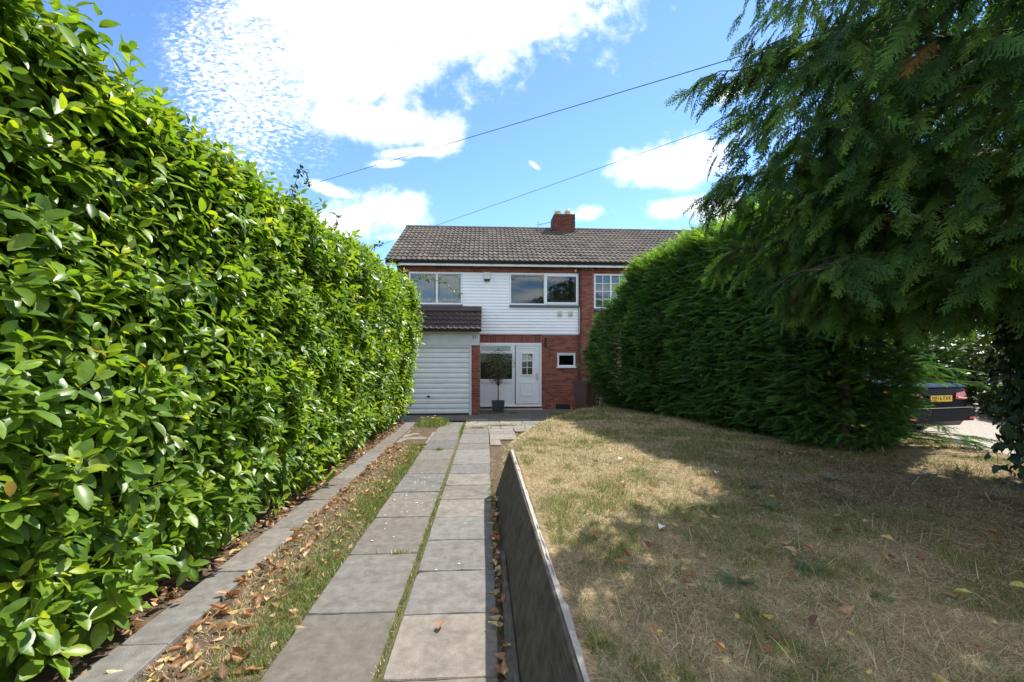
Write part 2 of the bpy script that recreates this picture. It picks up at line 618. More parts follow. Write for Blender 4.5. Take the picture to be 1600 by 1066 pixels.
def spray_template(nb, sub, seed, ang=42, wid=0.46):
    """flat conifer spray: an axis with side shoots, each with side shoots of its own; every shoot one thin blade"""
    rr = random.Random(seed)
    vs, fs = [], []

    def dia(x, y, dx, dy, l, w):
        n = math.hypot(dx, dy)
        dx, dy = dx / n, dy / n
        px, py = -dy, dx
        b = len(vs)
        for (a, c) in ((0.0, w), (1, 0), (0.0, -w)):
            X, Y = x + dx * l * a + px * c, y + dy * l * a + py * c
            vs.append((X, Y, -0.30 * X * X - 0.30 * abs(Y) + rr.uniform(-.015, .015)))
        fs.append((b, b + 1, b + 2))
    dia(0, 0, 1, 0, 1.0, 0.020)
    for i in range(nb):
        for sd in (-1, 1):
            t = 0.08 + 0.84 * (i + 0.5 * (sd > 0) + rr.uniform(-.15, .15)) / nb
            l = wid * (1 - 0.8 * t) * (0.6 + 0.4 * min(1, t * 5)) * rr.uniform(0.75, 1.15)
            a = R(ang * rr.uniform(0.8, 1.15))
            dx, dy = math.cos(a), sd * math.sin(a)
            dia(t, 0, dx, dy, l, 0.022 if sub else 0.034)
            for k in range(sub):
                q = 0.25 + 0.6 * k / max(1, sub - 1)
                for s2 in (-1, 1):
                    if sub > 1 and (k + (s2 > 0)) % 2 and rr.random() < 0.35:
                        continue
                    a2 = a * sd + s2 * R(38)
                    dia(t + dx * l * q, dy * l * q, math.cos(a2), math.sin(a2), l * 0.44 * (1.1 - 0.5 * q), 0.017)
    return np.array(vs, float), np.array(fs, int)


SPRAY_HI = [spray_template(11, 2, s, 46, 0.40) for s in (1, 2, 3)]
SPRAY_MID = [spray_template(7, 0, s, 42, 0.42) for s in (4, 5)]
SPRAY_LO = [spray_template(7, 0, s, 33, 0.34) for s in (6, 7)]


def rvec(n, s=1.0):
    return rng.normal(0, s, (n, 3))


def unit(a):
    return a / (np.linalg.norm(a, axis=-1, keepdims=True) + 1e-9)


CAMP = np.array([0, 0, 1.65])


def screen(Pn):
    """photo pixel coordinates (for choosing which pieces are large in view) and depth"""
    s, c = math.sin(YAW), math.cos(YAW)
    Z = Pn[:, 0] * s + Pn[:, 1] * c
    X = Pn[:, 0] * c - Pn[:, 1] * s
    Zs = np.maximum(Z, 0.01)
    return 800 + 700 * X / Zs, 563 - 700 * (Pn[:, 2] - 1.65) / Zs, Z


def basis_matrix(o, x, z, L, W):
    x = Vector(x).normalized()
    z = Vector(z)
    z = (z - x * z.dot(x)).normalized()
    y = z.cross(x)
    m = Matrix(((x.x * L, y.x * W, z.x * L, o[0]), (x.y * L, y.y * W, z.y * L, o[1]), (x.z * L, y.z * W, z.z * L, o[2]), (0, 0, 0, 1)))
    return m


# ================================================================== SETTING: ground
def grid_mesh(name, xs, ys, zf, m, smooth=True):
    X, Y = np.meshgrid(xs, ys)
    V = np.stack([X.ravel(), Y.ravel(), zf(X, Y).ravel()], 1)
    nx, ny = len(xs), len(ys)
    i, j = np.meshgrid(np.arange(nx - 1), np.arange(ny - 1))
    a = (j * nx + i).ravel()
    F = np.stack([a, a + 1, a + nx + 1, a + nx], 1)
    return np_mesh(name, V, F, m, smooth=smooth)


g = MB()
g.add([(-400, -400, -0.07), (400, -400, -0.07), (400, 600, -0.07), (-400, 600, -0.07)], [(0, 1, 2, 3)])
tag(g.obj('ground', M['earth']), kind='structure')

# driveway: a soil bed that carries the slabs
bx = np.linspace(-3.4, 0.75, 60)
by = np.linspace(-1.5, 13.0, 180)
drive = link('driveway', grid_mesh('driveway', bx, by, lambda X, Y: -0.030 + 0.022 * (fbm(X * 5, Y * 5, 3) - 0.5) + np.where(X < -2.15, 0.03 * smooth01((-2.15 - X) / 0.5), 0) + np.where((X > -1.8) & (X < -1.16), 0.030, 0), M['soil']))
tag(drive, kind='structure')


def slab(name, x0, x1, y0, y1, ztop, base=(0.205, 0.188, 0.168), parent=drive, rot=0.0):
    k = random.uniform(0.86, 1.14)
    w = random.uniform(-0.012, 0.012)
    cx, cy = (x0 + x1) / 2, (y0 + y1) / 2
    hx, hy = (x1 - x0) / 2, (y1 - y0) / 2
    m_ = 7                                        # worn, slightly ragged arris
    edge = []
    for (ax, ay, bx_, by_) in ((-hx, -hy, hx, -hy), (hx, -hy, hx, hy), (hx, hy, -hx, hy), (-hx, hy, -hx, -hy)):
        for i in range(m_):
            t = i / m_
            c_ = random.random() ** 4 * 0.008 + (0.006 if i == 0 else 0) * random.random()
            px, py = ax + (bx_ - ax) * t, ay + (by_ - ay) * t
            edge.append((px * (1 - c_ / hx), py * (1 - c_ / hy), c_))
    n = len(edge)
    vs = [(x * (1 - 0.006 / hx), y * (1 - 0.006 / hy), 0) for x, y, c_ in edge] + [(x, y, -0.006 - c_ * .5) for x, y, c_ in edge] + [(x, y, -0.05) for x, y, c_ in edge] + [(0, 0, 0)]
    fs = [(i, (i + 1) % n, 3 * n) for i in range(n)] + [(n + i, n + (i + 1) % n, (i + 1) % n, i) for i in range(n)] + [(2 * n + i, 2 * n + (i + 1) % n, n + (i + 1) % n, n + i) for i in range(n)]
    o = MB().add(vs, fs).obj(name, M['slab'], parent, col=(base[0] * k + w, base[1] * k, base[2] * k - w), fix=False)
    o.location = (cx, cy, ztop + random.uniform(-0.003, 0.003))
    o.rotation_euler = (random.uniform(-.004, .004), random.uniform(-.004, .004), rot + random.uniform(-.004, .004))
    return o


# right-hand track, 600 x 600
y = -0.66
while y < 10.2:
    slab('paving_slab', -0.537, 0.07, y + 0.002, y + 0.598, 0.0, (0.205, 0.188, 0.168))
    y += 0.6
# left-hand track, 600 x 900
y = -0.62
while y < 11.4:
    slab('paving_slab', -1.165, -0.585, y + 0.002, y + 0.898, 0.0, (0.170, 0.157, 0.141))
    y += 0.9
# edging flags below the hedge
y = -0.9
while y < 11.9:
    slab('edging_slab', -2.11, -1.83, y + 0.002, y + 0.898, 0.012, (0.190, 0.175, 0.157))
    y += 0.9
# flags at the far end of the strip and the crossing in front of the door
for (x0, x1, y0, y1) in [(-1.80, -1.17, 9.0, 9.75), (-1.80, -1.17, 9.76, 10.4), (-1.80, -1.42, 10.41, 11.2), (-2.35, -1.81, 11.92, 12.4),
                         (0.08, 0.66, 9.35, 9.95), (0.08, 0.66, 9.96, 10.35), (0.08, 0.30, 8.75, 9.34)]:
    slab('paving_slab', x0, x1, y0, y1, 0.0, (0.26, 0.235, 0.205))
y = 10.36
row = 0
while y < 12.3:
    x = -0.53 - (0.3 if row % 2 else 0.0)
    while x < 1.9:
        x0, x1 = max(x, -0.53), min(x + 0.592, 1.75 + 0.35 * row)
        if x1 - x0 > 0.1:
            slab('paving_slab', x0, x1, y + 0.004, y + 0.446, 0.0, (0.25, 0.228, 0.20))
        x += 0.6
    y += 0.45
    row += 1

# dark old forecourt against the house
fc = MB()
fc.add([(-3.6, 12.36, 0.0), (-0.5, 12.30, 0.0), (3.2, 12.32, 0.0), (4.0, 13.2, 0.0), (4.0, 15.1, 0.0), (-3.6, 15.1, 0.0)], [(0, 1, 2, 3, 4, 5)])
tag(fc.obj('forecourt', M['apron']), kind='structure')

# moss and grit in the long joint between the tracks
jx = np.linspace(-0.592, -0.532, 5)
jy = np.linspace(-0.5, 11.4, 400)
jm = link('joint_moss', grid_mesh('joint_moss', jx, jy, lambda X, Y: -0.012 + 0.016 * (fbm(X * 40, Y * 22, 8) - 0.4), M['moss']), drive)
tag(jm, kind='stuff')


# white droppings and lime spots on the left track
def spot_cloud():
    Vs, Fs = [], []
    rr = random.Random(4)
    n = 0
    for i in range(135):
        if i < 112:
            x, yy = rr.gauss(-0.86, 0.16), rr.gauss(5.9, 0.95)
        else:
            x, yy = rr.uniform(-1.1, 0.0), rr.uniform(3.2, 9)
        x = min(max(x, -1.13), -0.0)
        if -0.62 < x < -0.5:
            continue
        r = rr.choice([0.005, 0.006, 0.008, 0.014]) * min(1, yy / 5) * rr.uniform(0.6, 1.2)
        k = 7
        b = len(Vs)
        Vs.append((x, yy, 0.0062))
        for j in range(k):
            q = r * rr.uniform(0.55, 1.2)
            Vs.append((x + q * math.cos(j * 2 * math.pi / k), yy + q * 0.8 * math.sin(j * 2 * math.pi / k), 0.0052))
        Fs += [(b, b + 1 + j, b + 1 + (j + 1) % k) for j in range(k)]
    o = link('droppings', np_mesh('droppings', np.array(Vs), np.array(Fs), M['paper']), drive)
    tag(o, kind='stuff')


spot_cloud()


# lawn: a raised bank held by the wall
def lawn_edge(Y):
    return np.interp(Y, [-3, 5.55, 5.75, 7.2, 8.4, 9.5, 11.0, 11.9, 13.3, 14.2], [0.335, 0.335, 0.20, 0.24, 0.28, 0.55, 1.05, 1.65, 2.6, 3.1])


def lawn_z(X, Y):
    xl = lawn_edge(Y)
    w = np.interp(Y, [5.55, 5.8, 7.2, 9.0, 12.0], [0.02, 0.30, 0.55, 1.1, 1.6])
    h = 0.50 + 0.05 * (fbm(X * 0.8, Y * 0.8, 21) - 0.5) - 0.10 * smooth01((Y - 8.0) / 5.0)
    z = -0.04 + (h + 0.04) * smooth01((X - xl) / w) ** 0.8
    # falls to the neighbour's gravel
    ge = np.interp(Y, [0, 5.6, 6.6, 12], [6.35, 6.65, 7.0, 7.4])
    k = smooth01((X - ge + 0.28) / 0.26)
    z = z * (1 - k) + 0.17 * k
    return z + 0.012 * (fbm(X * 9, Y * 9, 5) - 0.5)


lx = np.concatenate([np.arange(0.06, 1.6, 0.03), np.arange(1.6, 7.5, 0.07)])
ly = np.concatenate([np.arange(-2.5, 5.5, 0.08), np.arange(5.5, 6.0, 0.02), np.arange(6.0, 14.4, 0.08)])
X_, Y_ = np.meshgrid(lx, ly)
lawn_me = grid_mesh('lawn', lx, ly, lambda X, Y: np.where((X < lawn_edge(Y) - 0.03), -0.12, lawn_z(X, Y)), M['turf'])
lawn = link('lawn', lawn_me)
tag(lawn, kind='structure')

gv = link('gravel_drive', grid_mesh('gravel_drive', np.linspace(6.3, 14.5, 90), np.linspace(-6, 12.5, 120), lambda X, Y: 0.19 + 0.02 * (fbm(X * 1.5, Y * 1.5, 31) - 0.5), M['gravel']))
tag(gv, kind='structure')

# ================================================================== RETAINING WALL
rw = empty('retaining_wall', (0.12, 2.0, 0))
tag(rw, 'low dark concrete retaining wall leaning back against the lawn beside the paving', 'wall')


def wx(y):
    return 0.135 - 0.008 * (y - 2.3)


for (y0, y1) in ((-1.2, 1.15), (1.156, 3.49), (3.496, 5.6)):
    mb = MB()
    n = 6
    prof = []
    vs = []
    for i in range(n + 1):
        yy = y0 + (y1 - y0) * i / n
        xb = wx(yy)
        ht = 0.525 + 0.006 * math.sin(yy * 3)
        xt = xb + 0.185
        for (x, z) in ((xb, -0.05), (xt, ht), (xt + 0.005, ht + 0.005), (xt + 0.035, ht + 0.005), (xb + 0.07, -0.05)):
            vs.append((x - 0.12, yy - 2.0, z))
    k = 5
    fs = [(i * k + a, i * k + (a + 1) % k, (i + 1) * k + (a + 1) % k, (i + 1) * k + a) for i in range(n) for a in range(k)]
    fs += [tuple(range(k)), tuple(n * k + a for a in range(k - 1, -1, -1))]
    mb.add(vs, fs)
    mb.obj('concrete_panel', M['conc_wall'], rw)
# rough cement capping behind the panel edge and the haunch at its foot
cp = MB()
vs, n = [], 120
for i in range(n + 1):
    yy = -1.2 + (5.58 + 1.2) * i / n
    xt = wx(yy) + 0.185 + 0.035
    j = 0.03 * (float(fbm(np.array(yy * 9.0), np.array(0.5), 13)) - 0.5)
    for (x, z) in ((xt - 0.02, 0.48), (xt - 0.018, 0.536 + j * .3), (xt + 0.008 + j, 0.532 + j * .4), (xt + 0.03 + j, 0.47)):
        vs.append((x - 0.12, yy - 2.0, z))
fs = [(i * 4 + a, i * 4 + a + 1, (i + 1) * 4 + a + 1, (i + 1) * 4 + a) for i in range(n) for a in range(3)]
cp.add(vs, fs).obj('capping', M['cement'], rw)
ft = MB()
vs, n = [], 24
for i in range(n + 1):
    yy = -1.2 + (3.7 + 1.2) * i / n
    w = 0.05 * min(1.0, (3.75 - yy) / 2.2) + 0.004
    xb = wx(yy)
    for (x, z) in ((xb - w, -0.03), (xb - w + 0.006, 0.05), (xb + 0.03, 0.075), (xb + 0.03, -0.03)):
        vs.append((x - 0.12, yy - 2.0, z))
fs = [(i * 4 + a, i * 4 + a + 1, (i + 1) * 4 + a + 1, (i + 1) * 4 + a) for i in range(n) for a in range(3)]
ft.add(vs, fs).obj('footing', M['conc_wall'], rw)

# ================================================================== HOUSE
BRICKC = [(0.27, 0.092, 0.066), (0.24, 0.078, 0.058), (0.31, 0.115, 0.078), (0.21, 0.068, 0.054), (0.26, 0.10, 0.078), (0.18, 0.065, 0.056), (0.29, 0.105, 0.068)]


def brick_mesh(l, h, d, c):
    mb = MB()
    mb.box(-l / 2, l / 2, -d / 2, d / 2, -h / 2, h / 2)
    return mb.mesh('brick', M['brick'], col=c)


BL, BH, BD = 0.215, 0.065, 0.10
BRICKS = [brick_mesh(BL, BH, BD, c) for c in BRICKC]
HALVES = [brick_mesh(0.1025, BH, BD, c) for c in BRICKC]


def brick_rows(x0, x1, z0, z1, yf, holes=(), first=0):
    """stretcher bond: (x, y, z, length)"""
    out = []
    z = z0 + BH / 2 + 0.005
    r = first
    while z + BH / 2 <= z1 + 0.004:
        x = x0 - (0.1125 if r % 2 else 0)
        while x < x1 - 0.02:
            a, b = max(x, x0), min(x + BL, x1)
            segs = [(a, b)]
            for (hx0, hx1, hz0, hz1) in holes:
                if z + BH / 2 > hz0 and z - BH / 2 < hz1:
                    ns = []
                    for (p, q) in segs:
                        if q <= hx0 or p >= hx1:
                            ns.append((p, q))
                        else:
                            if p < hx0: ns.append((p, hx0 - 0.005))
                            if q > hx1: ns.append((hx1 + 0.005, q))
                    segs = ns
            for (p, q) in segs:
                if q - p > 0.035:
                    out.append(((p + q) / 2, yf + BD / 2 + random.uniform(-.002, .002), z, q - p, False))
            x += 0.225
        z += 0.075
        r += 1
    return out


def lay_bricks(wall, items, limit=300):
    """the first LIMIT bricks are parts, the rest one piece"""
    rest = MB()
    rc = []
    for i, (x, yy, z, l, soldier) in enumerate(items):
        if i < limit:
            o = link('brick', random.choice(BRICKS), wall, (x, yy, z))
            if soldier:
                o.rotation_euler = (0, R(90), 0)
            else:
                o.scale = (l / BL, 1, 1)
        else:
            b = len(rest.v)
            hx, hz = (BH / 2, BL / 2) if soldier else (l / 2, BH / 2)
            rest.box(x - hx, x + hx, yy - BD / 2, yy + BD / 2, z - hz, z + hz)
            rc += [random.choice(BRICKC)] * (len(rest.v) - b)
    if rest.v:
        me = rest.mesh('brickwork', M['brick'])
        a = me.attributes.new('col', 'FLOAT_COLOR', 'POINT')
        c = np.ones((len(rc), 4), np.float32)
        c[:, :3] = rc
        a.data.foreach_set('color', c.ravel())
        tag(link('brickwork', me, wall), kind='stuff')


house = empty('house', (0, 15, 0))
tag(house, 'two storey brick house with white cladding, white front door and grey tiled roof', 'house')
HY = 15.0


def hpart(mb, name, m, parent=None, smooth=False, col=None):
    """geometry given in world coordinates, parented to the house (its base is at y=15)"""
    mb.v = [(x, yy - HY, z) for x, yy, z in mb.v]
    return mb.obj(name, m, parent or house, smooth=smooth, col=col)


FY = 15.012
wall = MB()
for (x0, x1, z0, z1) in [(-2.9, 3.16, -0.05, 0.118), (-2.9, -0.24, 0.118, 2.235), (1.875, 3.16, 0.118, 1.43), (1.875, 2.41, 1.43, 1.87), (3.02, 3.16, 1.43, 1.87),
                         (1.875, 3.16, 1.87, 2.235), (-2.9, 3.16, 2.235, 3.5), (-2.9, -2.54, 3.5, 4.575), (-0.77, 0.79, 3.5, 4.575), (3.145, 3.16, 3.5, 4.575), (-2.9, 3.16, 4.575, 4.9)]:
    wall.box(x0, x1, FY, 15.27, z0, z1)
wall.box(-2.9, -2.65, 15.27, 22.2, -0.05, 4.9)
wall.box(-2.65, 3.4, 21.95, 22.2, -0.05, 4.9)
wall.box(3.16, 3.64, 14.962, 15.27, -0.05, 4.86)
wall.add([(-2.9, 15.0, 4.9), (-2.9, 22.2, 4.9), (-2.9, 18.6, 6.96), (-2.65, 15.0, 4.9), (-2.65, 22.2, 4.9), (-2.65, 18.6, 6.96)], [(0, 1, 2), (3, 4, 5), (0, 2, 5, 3), (1, 2, 5, 4)])
HW = hpart(wall, 'wall', M['mortar'])
items = []
items += brick_rows(1.88, 3.16, 0.0, 2.53, HY, [(2.405, 3.025, 1.42, 1.875)])
items += brick_rows(3.16, 3.64, 0.0, 4.80, 14.95)
items += brick_rows(-2.9, 3.16, 4.59, 4.815, HY)
for i in range(28):
    items.append((-0.2 + i * 0.0745, HY + BD / 2, 2.35, BL, True))
items += brick_rows(-0.24, 1.88, 2.46, 2.53, HY)
items += brick_rows(-0.24, 1.88, 0.03, 0.11, HY)
items += brick_rows(-2.9, -2.55, 3.0, 4.57, HY)
lay_bricks(HW, [(x, yy - HY, z, l, s) for x, yy, z, l, s in items])

# cladding boards
clad = MB()
clad.box(-2.5, 3.15, 14.995, 15.012, 2.535, 3.46)
clad.box(-0.765, 0.785, 14.995, 15.012, 3.46, 4.57)
CL = hpart(clad, 'cladding', M['board'])
ub = MB()
ub.box(-0.19, 3.158, 14.968, 14.995, 2.515, 2.54)
hpart(ub, 'cladding_trim', M['white'], CL)


def board(x0, x1, z):
    mb = MB()
    mb.ext([(14.994, z), (14.966, z), (14.966, z + 0.012), (14.984, z + 0.1), (14.994, z + 0.1)], x0, x1)
    hpart(mb, 'board', M['board'], CL)


z = 2.545
while z < 4.55:
    if z < 3.42:
        board(-0.2 if z < 3.25 else -2.5, 3.156, z)
    elif z < 3.5:
        board(-0.765, 0.785, z)
    else:
        board(-0.765, 0.785, z)
    z += 0.1015
tr = MB()
tr.box(3.146, 3.162, 14.945, 14.994, 2.535, 3.44)
hpart(tr, 'corner_trim', M['white'], CL)


def rect_frame(mb, x0, x1, z0, z1, y0, y1, w):
    mb.box(x0, x1, y0, y1, z0, z0 + w)
    mb.box(x0, x1, y0, y1, z1 - w, z1)
    mb.box(x0, x0 + w, y0, y1, z0 + w, z1 - w)
    mb.box(x1 - w, x1, y0, y1, z0 + w, z1 - w)
    return mb


def lead_lines(mb, x0, x1, z0, z1, yy, c=0.09):
    a, b, d, e = x0 + 0.05, x1 - 0.05, z0 + 0.05, z1 - 0.05
    pts = [(a + c, d), (b - c, d), (b - c, d + c * .4), (b - c * .4, d + c), (b, d + c), (b, e - c), (b - c * .4, e - c), (b - c, e - c * .4), (b - c, e), (a + c, e), (a + c, e - c * .4), (a + c * .4, e - c), (a, e - c), (a, d + c), (a + c * .4, d + c), (a + c, d + c * .4), (a + c, d)]
    for (p, q) in zip(pts[:-1], pts[1:]):
        mb.tube([(p[0], yy, p[1]), (q[0], yy, q[1])], 0.006, n=4)


def window(own, x0, x1, z0, z1, lights, yf=14.985, leads=True, net=False, sill=True, part=hpart, name='window', room=1.2):
    """white frame with one pane per light; lights = [(xa, xb, opening?)]"""
    fr = MB()
    rect_frame(fr, x0, x1, z0, z1, yf, yf + 0.07, 0.055)
    for (xa, xb, op) in lights[:-1]:
        fr.box(xb - 0.028, xb + 0.028, yf + 0.001, yf + 0.07, z0 + 0.055, z1 - 0.055)
    W = part(fr, name, M['white'], own)
    for (xa, xb, op) in lights:
        ins = 0.028
        a, b = xa + (0.055 if xa == x0 else ins), xb - (0.055 if xb == x1 else ins)
        c, d = z0 + 0.055, z1 - 0.055
        if op:
            s = MB()
            rect_frame(s, a - 0.012, b + 0.012, c - 0.012, d + 0.012, yf - 0.022, yf - 0.001, 0.06)
            part(s, 'sash', M['white'], W)
            a, b, c, d = a + 0.045, b - 0.045, c + 0.045, d - 0.045
        yg = yf + 0.02 if not op else yf - 0.008
        gl = MB()
        gl.box(a, b, yg, yg + 0.006, c, d)
        part(gl, 'pane', M['glass'], W)
        if leads:
            ll = MB()
            lead_lines(ll, a, b, c, d, yg - 0.003)
            part(ll, 'leading', M['lead'], W)
    if net:
        nc = MB()
        k = 60
        vs = []
        for i in range(k + 1):
            x = x0 + 0.06 + (x1 - x0 - 0.12) * i / k
            yy = yf + 0.16 + 0.02 * math.sin(i * 1.3) + 0.012 * math.sin(i * 0.47)
            vs += [(x, yy, z0 + 0.06), (x, yy, z1 - 0.06)]
        nc.add(vs, [(2 * i, 2 * i + 2, 2 * i + 3, 2 * i + 1) for i in range(k)])
        part(nc, 'net_curtain', M['net'], W)
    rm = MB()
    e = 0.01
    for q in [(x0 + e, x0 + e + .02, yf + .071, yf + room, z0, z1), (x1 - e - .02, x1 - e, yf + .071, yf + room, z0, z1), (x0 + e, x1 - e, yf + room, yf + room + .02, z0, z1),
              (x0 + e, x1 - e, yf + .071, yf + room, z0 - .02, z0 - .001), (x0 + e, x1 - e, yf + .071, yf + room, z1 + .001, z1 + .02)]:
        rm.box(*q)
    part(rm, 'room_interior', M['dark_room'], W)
    if sill:
        sl = MB()
        sl.box(x0 - 0.005, x1 + 0.005, yf - 0.075, yf + 0.02, z0 - 0.075, z0 - 0.004)
        part(sl, 'sill', M['sill'], W)
    return W


w1 = window(house, -2.54, -0.77, 3.5, 4.575, [(-2.54, -1.62, False), (-1.62, -0.77, False)], net=True)
w1['label'] = 'white two light window with net curtain above the garage'
w2 = window(house, 0.79, 3.145, 3.5, 4.575, [(0.79, 1.98, False), (1.98, 3.145, True)])
w2['label'] = 'white two light window with a dark left pane beside the brick pier'
w3 = window(house, 2.41, 3.02, 1.43, 1.87, [(2.41, 3.02, False)], leads=False, sill=False, yf=14.99)
w3['label'] = 'small single pane window in the brick wall right of the door'
ws = MB()
ws.box(2.37, 3.05, 14.95, 14.999, 1.39, 1.425)
ws.box(2.395, 3.035, 14.965, 14.999, 1.872, 1.895)
hpart(ws, 'sill', M['white'], w3)

# front door unit: side screen and door in one white frame
DX0, DX1, DZ0, DZ1 = -0.24, 1.87, 0.12, 2.23
fr = MB()
rect_frame(fr, DX0, DX1, DZ0, DZ1, 14.985, 15.06, 0.06)
fr.box(0.88, 0.975, 14.984, 15.06, DZ0 + .06, DZ1 - .06)
fr.box(DX0 + .06, 0.88, 14.985, 15.06, 0.90, 1.02)
fr.box(DX0 + .06, 0.88, 14.985, 15.06, 1.86, 1.90)
DF = hpart(fr, 'entrance_screen', M['white'])
lp = MB()
lp.box(DX0 + .06, 0.88, 15.005, 15.03, DZ0 + .06, 0.90)
hpart(lp, 'lower_panel', M['board'], DF)
for nm, (a, b, c, d) in {'pane': (DX0 + .06, 0.88, 1.02, 1.86)}.items():
    gl = MB()
    gl.box(a, b, 15.01, 15.016, c, d)
    hpart(gl, nm, M['door_glass'], DF)
tl = MB()
rect_frame(tl, DX0 + .005, 0.90, 1.885, DZ1 - .03, 14.955, 14.984, 0.07)
hpart(tl, 'fanlight_sash', M['white'], DF)
gl = MB()
gl.box(DX0 + .075, 0.83, 14.972, 14.978, 1.955, DZ1 - .10)
hpart(gl, 'pane', M['glass'], DF)
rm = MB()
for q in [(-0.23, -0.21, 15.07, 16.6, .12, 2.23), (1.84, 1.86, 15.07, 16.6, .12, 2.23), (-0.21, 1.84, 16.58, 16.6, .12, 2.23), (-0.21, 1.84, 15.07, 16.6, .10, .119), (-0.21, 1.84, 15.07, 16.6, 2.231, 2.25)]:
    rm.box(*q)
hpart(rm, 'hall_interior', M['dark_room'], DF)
# door leaf
dl = MB()
dx0, dx1, dz0, dz1 = 1.0, 1.80, 0.19, 2.16
gx0, gx1, gz0, gz1 = 1.20, 1.57, 1.17, 1.87
for q in [(dx0, gx0, dz0, dz1), (gx1, dx1, dz0, dz1), (gx0, gx1, dz0, gz0), (gx0, gx1, gz1, dz1)]:
    dl.box(q[0], q[1], 14.972, 15.03, q[2], q[3])
DOOR = hpart(dl, 'front_door', M['white'])
mo = MB()
rect_frame(mo, dx0 + .01, dx1 - .01, dz0 + .01, dz1 - .01, 14.958, 14.972, 0.022)
rect_frame(mo, dx0 + .1, dx1 - .1, dz0 + .09, dz1 - .09, 14.962, 14.972, 0.018)
rect_frame(mo, gx0 - .03, gx1 + .03, gz0 - .035, gz1 + .035, 14.952, 14.972, 0.04)
rect_frame(mo, 1.17, 1.60, 0.46, 0.92, 14.955, 14.972, 0.032)
mo.box(1.20, 1.57, 14.966, 14.972, 0.49, 0.89)
hpart(mo, 'moulding', M['white'], DOOR)
bars = MB()
bars.box((gx0 + gx1) / 2 - .009, (gx0 + gx1) / 2 + .009, 14.976, 14.99, gz0, gz1)
for q in (1 / 3, 2 / 3):
    zz = gz0 + (gz1 - gz0) * q
    bars.box(gx0, gx1, 14.977, 14.989, zz - .009, zz + .009)
hpart(bars, 'glazing_bar', M['white'], DOOR)
for i in range(2):
    for j in range(3):
        xa = gx0 + (gx1 - gx0) * i / 2
        za = gz0 + (gz1 - gz0) * j / 3
        q = MB()
        q.box(xa + .004, xa + (gx1 - gx0) / 2 - .004, 14.992, 14.997, za + .004, za + (gz1 - gz0) / 3 - .004)
        hpart(q, 'pane', M['glass'], DOOR)
lc = MB()
lc.box(gx0 - .02, gx1 + .02, 15.035, 15.04, 1.42, gz1 + .02)
hpart(lc, 'lace_curtain', M['drape'], DOOR)
hd = MB()
hd.cbox(1.715, 1.755, 14.945, 14.972, 1.0, 1.24, 0.006)
hd.tube([(1.735, 14.95, 1.18), (1.735, 14.91, 1.18), (1.64, 14.91, 1.18)], 0.011, n=8)
hd.tube([(1.735, 14.948, 1.05), (1.735, 14.935, 1.05)], 0.012, n=8)
hpart(hd, 'handle', M['chrome'], DOOR, smooth=False)
st = MB()
st.cbox(-0.26, 1.9, 14.80, 15.0, -0.04, 0.03, 0.01)
hpart(st, 'doorstep', M['cement'])
tr = MB()
tr.box(-0.26, 1.885, 14.95, 15.0, 0.10, 0.122)
hpart(tr, 'threshold', M['white'], DF)
# lantern-like bracket, airbrick, extractor vents, alarm box, small fittings
ab = MB()
rect_frame(ab, 2.36, 2.84, 0.0, 0.16, 14.985, 15.0, 0.02)
for i in range(5):
    ab.box(2.38, 2.82, 14.988, 14.998, 0.026 + i * .024, 0.038 + i * .024)
hpart(ab, 'air_brick', M['black'])
for x in (2.49, 2.85):
    v = MB()
    v.cbox(x - .075, x + .075, 14.925, 14.966, 3.14, 3.30, 0.012)
    V_ = hpart(v, 'extractor_vent', M['cream'])
    sl = MB()
    for k in range(4):
        sl.box(x - .06, x + .06, 14.918, 14.925, 3.16 + k * .034, 3.18 + k * .034)
    hpart(sl, 'vent_louvre', M['cream'], V_)
al = MB()
al.add([(-0.075, 14.966, 4.33), (0.155, 14.966, 4.33), (0.165, 14.966, 4.59), (-0.085, 14.966, 4.59), (-0.055, 14.88, 4.35), (0.135, 14.88, 4.35), (0.15, 14.885, 4.575), (-0.07, 14.885, 4.575)],
       [(0, 3, 2, 1), (4, 5, 6, 7), (0, 1, 5, 4), (1, 2, 6, 5), (2, 3, 7, 6), (3, 0, 4, 7)])
AL = hpart(al, 'alarm_box', M['alarm'])
al2 = MB()
al2.box(-0.05, 0.13, 14.89, 14.966, 4.285, 4.328)
hpart(al2, 'alarm_base', M['black'], AL)
lb = MB()
lb.box(1.985, 2.03, 14.93, 15.0, 2.12, 2.40)
lb.tube([(2.0, 14.95, 2.36), (1.99, 14.90, 2.40)], 0.012, n=6)
hpart(lb, 'lamp_bracket', M['black'])
pt = MB()
pt.tube([(3.13, 14.93, 0.0), (3.13, 14.93, 4.72)], 0.012, n=6)
pt.tube([(3.20, 14.935, 0.4), (3.20, 14.935, 4.75), (3.42, 14.93, 4.78)], 0.009, n=6)
hpart(pt, 'service_cable', M['cable'])
fl = MB()
fl.cbox(2.98, 3.06, 14.90, 14.96, 4.63, 4.70, 0.01)
fl.tube([(3.02, 14.95, 4.62), (3.05, 14.95, 4.55)], 0.006, n=5)
hpart(fl, 'cable_box', M['cream'])


# ---- roofs
def tile_mesh(c, m, w=0.334, l=0.42):
    """double roman tile: x across, y up the slope, z off the roof"""
    k = 12
    vs, fs = [], []
    for i in range(k + 1):
        x = w * i / k
        ph = (x / (w / 2)) % 1.0
        z = 0.028 * max(0.0, math.sin(math.pi * min(1, ph / 0.55))) ** 1.2
        vs += [(x, 0, z + 0.036), (x, l, z + 0.002), (x, 0, z - 0.004)]
    for i in range(k):
        a, b = i * 3, i * 3 + 3
        fs += [(a, b, b + 1, a + 1), (a + 2, b + 2, b, a)]
    fs += [(2, 0, 1), (k * 3, k * 3 + 2, k * 3 + 1)]
    mb = MB().add(vs, fs)
    return mb.mesh('tile', m, col=c, fix=False)


